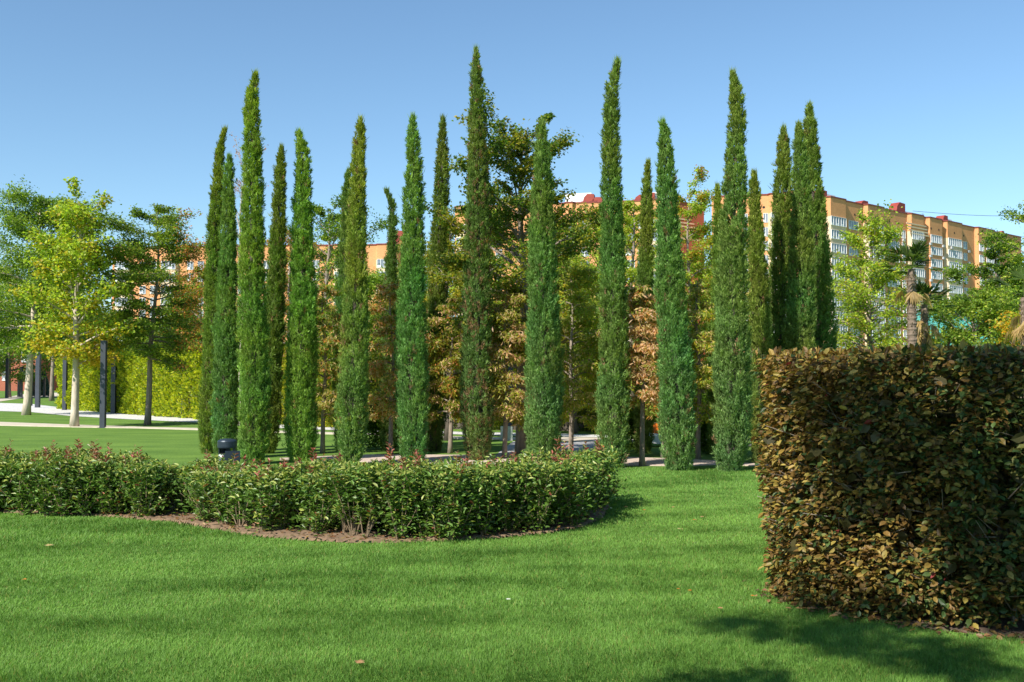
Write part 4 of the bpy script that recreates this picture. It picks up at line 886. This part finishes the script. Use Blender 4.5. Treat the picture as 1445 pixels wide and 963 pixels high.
# right block, long wing descending to the right
HB = 42.3
Bex = [('vent',1170,3.2,1.6),('vent',1229,3.0,1.2),('vent',1280,4.2,2.6),('vent',1343,2.6,1.8),('vent',1424,1.8,.9),('white',1186,4,1.2),('white',1297,4,1.0),('white',1352,4,1.3),('white',1246,3,1.0)]
for px in (1161,1209,1233,1258,1268,1312,1323,1345,1363,1389,1400,1416): Bex.append(('dot',px))
for px,k in ((1277,0),(1277,1),(1310,0),(1310,1),(1310,2),(1310,3),(1328,0),(1328,1),(1328,2),(1262,0),(1340,0),(1357,1),(1357,2),(1369,0),(1369,1),(1318,5),(1318,7),(1369,2)): Bex.append(('ac',px,k))
Bex += [('mast',1182,2.2),('mast',1240,1.8),('mast',1322,2.0),('mast',1375,1.6)]
Bex.append(('bars',1277,1306,2.6,.02))
block('long orange and cream brick apartment block on the right, roofline falling to the right', (60.8,217.5), (143,287.2), HB, 14,
      [(1168,1193,'c'),(1221,1247,'c'),(1283,1303,'c'),(1309,1329,'b'),(1334,1357,'c'),(1378,1403,'b')],
      [(1170,1191),(1200,1213),(1223,1245),(1254,1271),(1275,1280),(1285,1301),(1303.8,1307.6),(1311,1327),(1336,1355),(1362,1367),(1380,1386),(1390,1401),(1408,1413)],
      36.2, 3.0, 11, Bex)
block('left wing of the right apartment block, seen between the right hand cypresses', (43.3,221.5), (60.0,217.8), HB-.5, 13,
      [(1086,1098,'c')], [(1022,1028),(1050,1057),(1080,1085),(1090,1097),(1107,1113)], 35.9, 3.0, 11, [('dot',1080),('dot',1040)])
# centre block with darker end wall
r1, q0, qU = block('orange brick apartment block in the centre distance, with a dark red end wall', (-13.2,236.5), (36.0,226.5), HB-.2, 14,
      [(643,661,'c'),(797,812,'b'),(861,878,'c'),(917,936,'c')], [(645,659),(700,708),(778,786),(800,810),(820,832),(864,876),(884,896),(902,910),(919,934),(942,950)], 36.0, 3.0, 11,
      [('white',815,6,2.4),('vent',830,2.6,2.0),('vent',842,2.4,1.2),('white',925,4.5,2.0),('vent',917,2.4,1.8),('vent',905,3,1.4),('dot',815),('dot',885),('dot',945)])
m = MB(); me0 = m
root = empty('apartment_building', (36.02,226.5,0), math.atan2(5.0,7.0)); tag(root, 'dark red brick end of the centre apartment block, with pale stripes near its roof', 'apartment building')
Le = math.hypot(7.6,5.4); m.box(0,Le,0.02,12,0,HB-.6); m.build('wall', M['brick_red'], root)
m = MB(); m.box(-.1,Le+.15,-.14,12,HB-.6,HB-.35); m.build('parapet_cap', M['redcap'], root)
m = MB()
for i in range(4): m.box(.5+.9*i, 5.2+.95*i, -.05, .02, HB-4.4-i*.8, HB-4.1-i*.8)
m.build('wall_stripes', M['cream'], root)
m = MB(); m.box(-.2,Le,-.04,.02,HB-8.8,HB-8.3); m.build('band', M['cream'], root)
root = empty('apartment_building', (41.5,240,0)); tag(root, 'lower orange brick building seen in the gap between the two tall blocks', 'apartment building')
m = MB(); m.box(0,14,0,12,0,28); m.build('wall', M['brick'], root); m = MB(); m.box(-.2,14.2,-.2,12.2,28,28.3); m.build('parapet_cap', M['redcap'], root)
# left block
L0 = (-96.0,246.0); L1 = (-27.0,241.0)
block('orange apartment block with white windows behind the left trees', L0, L1, 34.0, 13,
      [(160,185,'c'),(225,250,'c'),(292,312,'c'),(345,362,'c'),(405,425,'c'),(470,490,'c'),(530,550,'c')],
      [(162,183),(195,205),(210,220),(228,248),(262,272),(278,286),(295,310),(322,330),(334,341),(347,360),(370,380),(407,422),(440,450),(472,488),(505,515),(532,548),(555,560)], 28.6, 2.9, 9,
      [('white',300,5,1.6),('vent',556,4,3.4),('dot',330),('dot',380)], limit=100)
root = empty('brick_house', (-108,200,0)); tag(root, 'red brick low building glimpsed behind the far left posts', 'building')
m = MB(); m.box(0,16,0,10,0,13); m.build('wall', M['brick_red'], root); m = MB(); m.box(-.3,16.3,-.3,10.3,13,13.3); m.build('roof', M['redcap'], root)
for k in range(3):
    for j in range(4):
        fm, pm = window_meshes(1.5,1.75); o = link('window', fm, None, root, (2.2+j*3.7,-.003,2+k*3.6)); link('pane', pm, None, o)
# turquoise building
a = P(1338,480,120); e = P(1500,480,120); root = empty('turquoise_building', (a[0],120,0)); tag(root, 'turquoise clad low building behind the right trees', 'building')
zt = P(1400,424,120)[2]; m = MB(); m.box(0,e[0]-a[0],0,10,0,zt-.6)
for i in range(22): x = .4+i*.62; m.box(x,x+.08,-.06,.02,0,zt-.65)
m.build('wall', M['teal'], root)
m = MB(); m.box(-.3,e[0]-a[0]+.3,-.35,10.3,zt-.6,zt-.1); m.build('roof_edge', M['roofgrey'], root)
for j in range(4):
    fm, pm = window_meshes(2,1.75); o = link('window', fm, None, root, (2+j*3.2,-.065,3.2)); link('pane', pm, None, o)
# overhead cable
m = MB(); A_ = P(1288,298,215); B_ = P(1560,296,215); t = np.linspace(0,1,16); pts = A_[None]+(B_-A_)[None]*t[:,None]; pts[:,2] -= 1.2*np.sin(t*PI)
m.tube(pts, .045, 5); tag(m.build('overhead_cable', M['cable']), 'thin cable stretched across the sky above the right apartment block', 'cable')
# ------------------------------------------------------------------ light, sky, camera
SD = Vector((-.67,-.74,0)).normalized(); EL = math.radians(41)
to_sun = Vector((SD.x*math.cos(EL), SD.y*math.cos(EL), math.sin(EL)))
sun = bpy.data.lights.new('sun','SUN'); sun.energy = 4.3; sun.angle = math.radians(.53); sun.color = (1,.945,.86)
so = bpy.data.objects.new('sun', sun); C.objects.link(so); so.rotation_euler = (-to_sun).to_track_quat('-Z','Y').to_euler()
w = bpy.data.worlds.new('World'); bpy.context.scene.world = w; w.use_nodes = True; nt = w.node_tree; nt.nodes.clear()
sky = nt.nodes.new('ShaderNodeTexSky'); sky.sky_type = 'NISHITA'; sky.sun_disc = False; sky.sun_elevation = EL; sky.sun_rotation = math.atan2(SD.x, SD.y)
sky.air_density = 1.0; sky.dust_density = .1; sky.ozone_density = 2.2; sky.altitude = 100
bg = nt.nodes.new('ShaderNodeBackground'); bg.inputs[1].default_value = .086; wo = nt.nodes.new('ShaderNodeOutputWorld')
tm = nt.nodes.new('ShaderNodeMix'); tm.data_type = 'RGBA'; tm.blend_type = 'MULTIPLY'; tm.inputs['Factor'].default_value = 1; tm.inputs[7].default_value = (.86,1.0,1.03,1)
nt.links.new(sky.outputs[0], tm.inputs[6]); nt.links.new(tm.outputs[2], bg.inputs[0]); nt.links.new(bg.outputs[0], wo.inputs[0])
cam = bpy.data.cameras.new('camera'); cam.sensor_width = 36; cam.lens = F/1445*36; cam.clip_end = 4000; cam.clip_start = .1
co = bpy.data.objects.new('camera', cam); C.objects.link(co); co.location = (0,0,EYE); co.rotation_euler = (PI/2+PITCH,0,0)
sc = bpy.context.scene; sc.camera = co
sc.view_settings.view_transform = 'Standard'; sc.view_settings.look = 'None'; sc.view_settings.exposure = .95; sc.view_settings.gamma = 1
sc.cycles.max_bounces = 7; sc.cycles.transparent_max_bounces = 4; sc.cycles.use_denoising = True
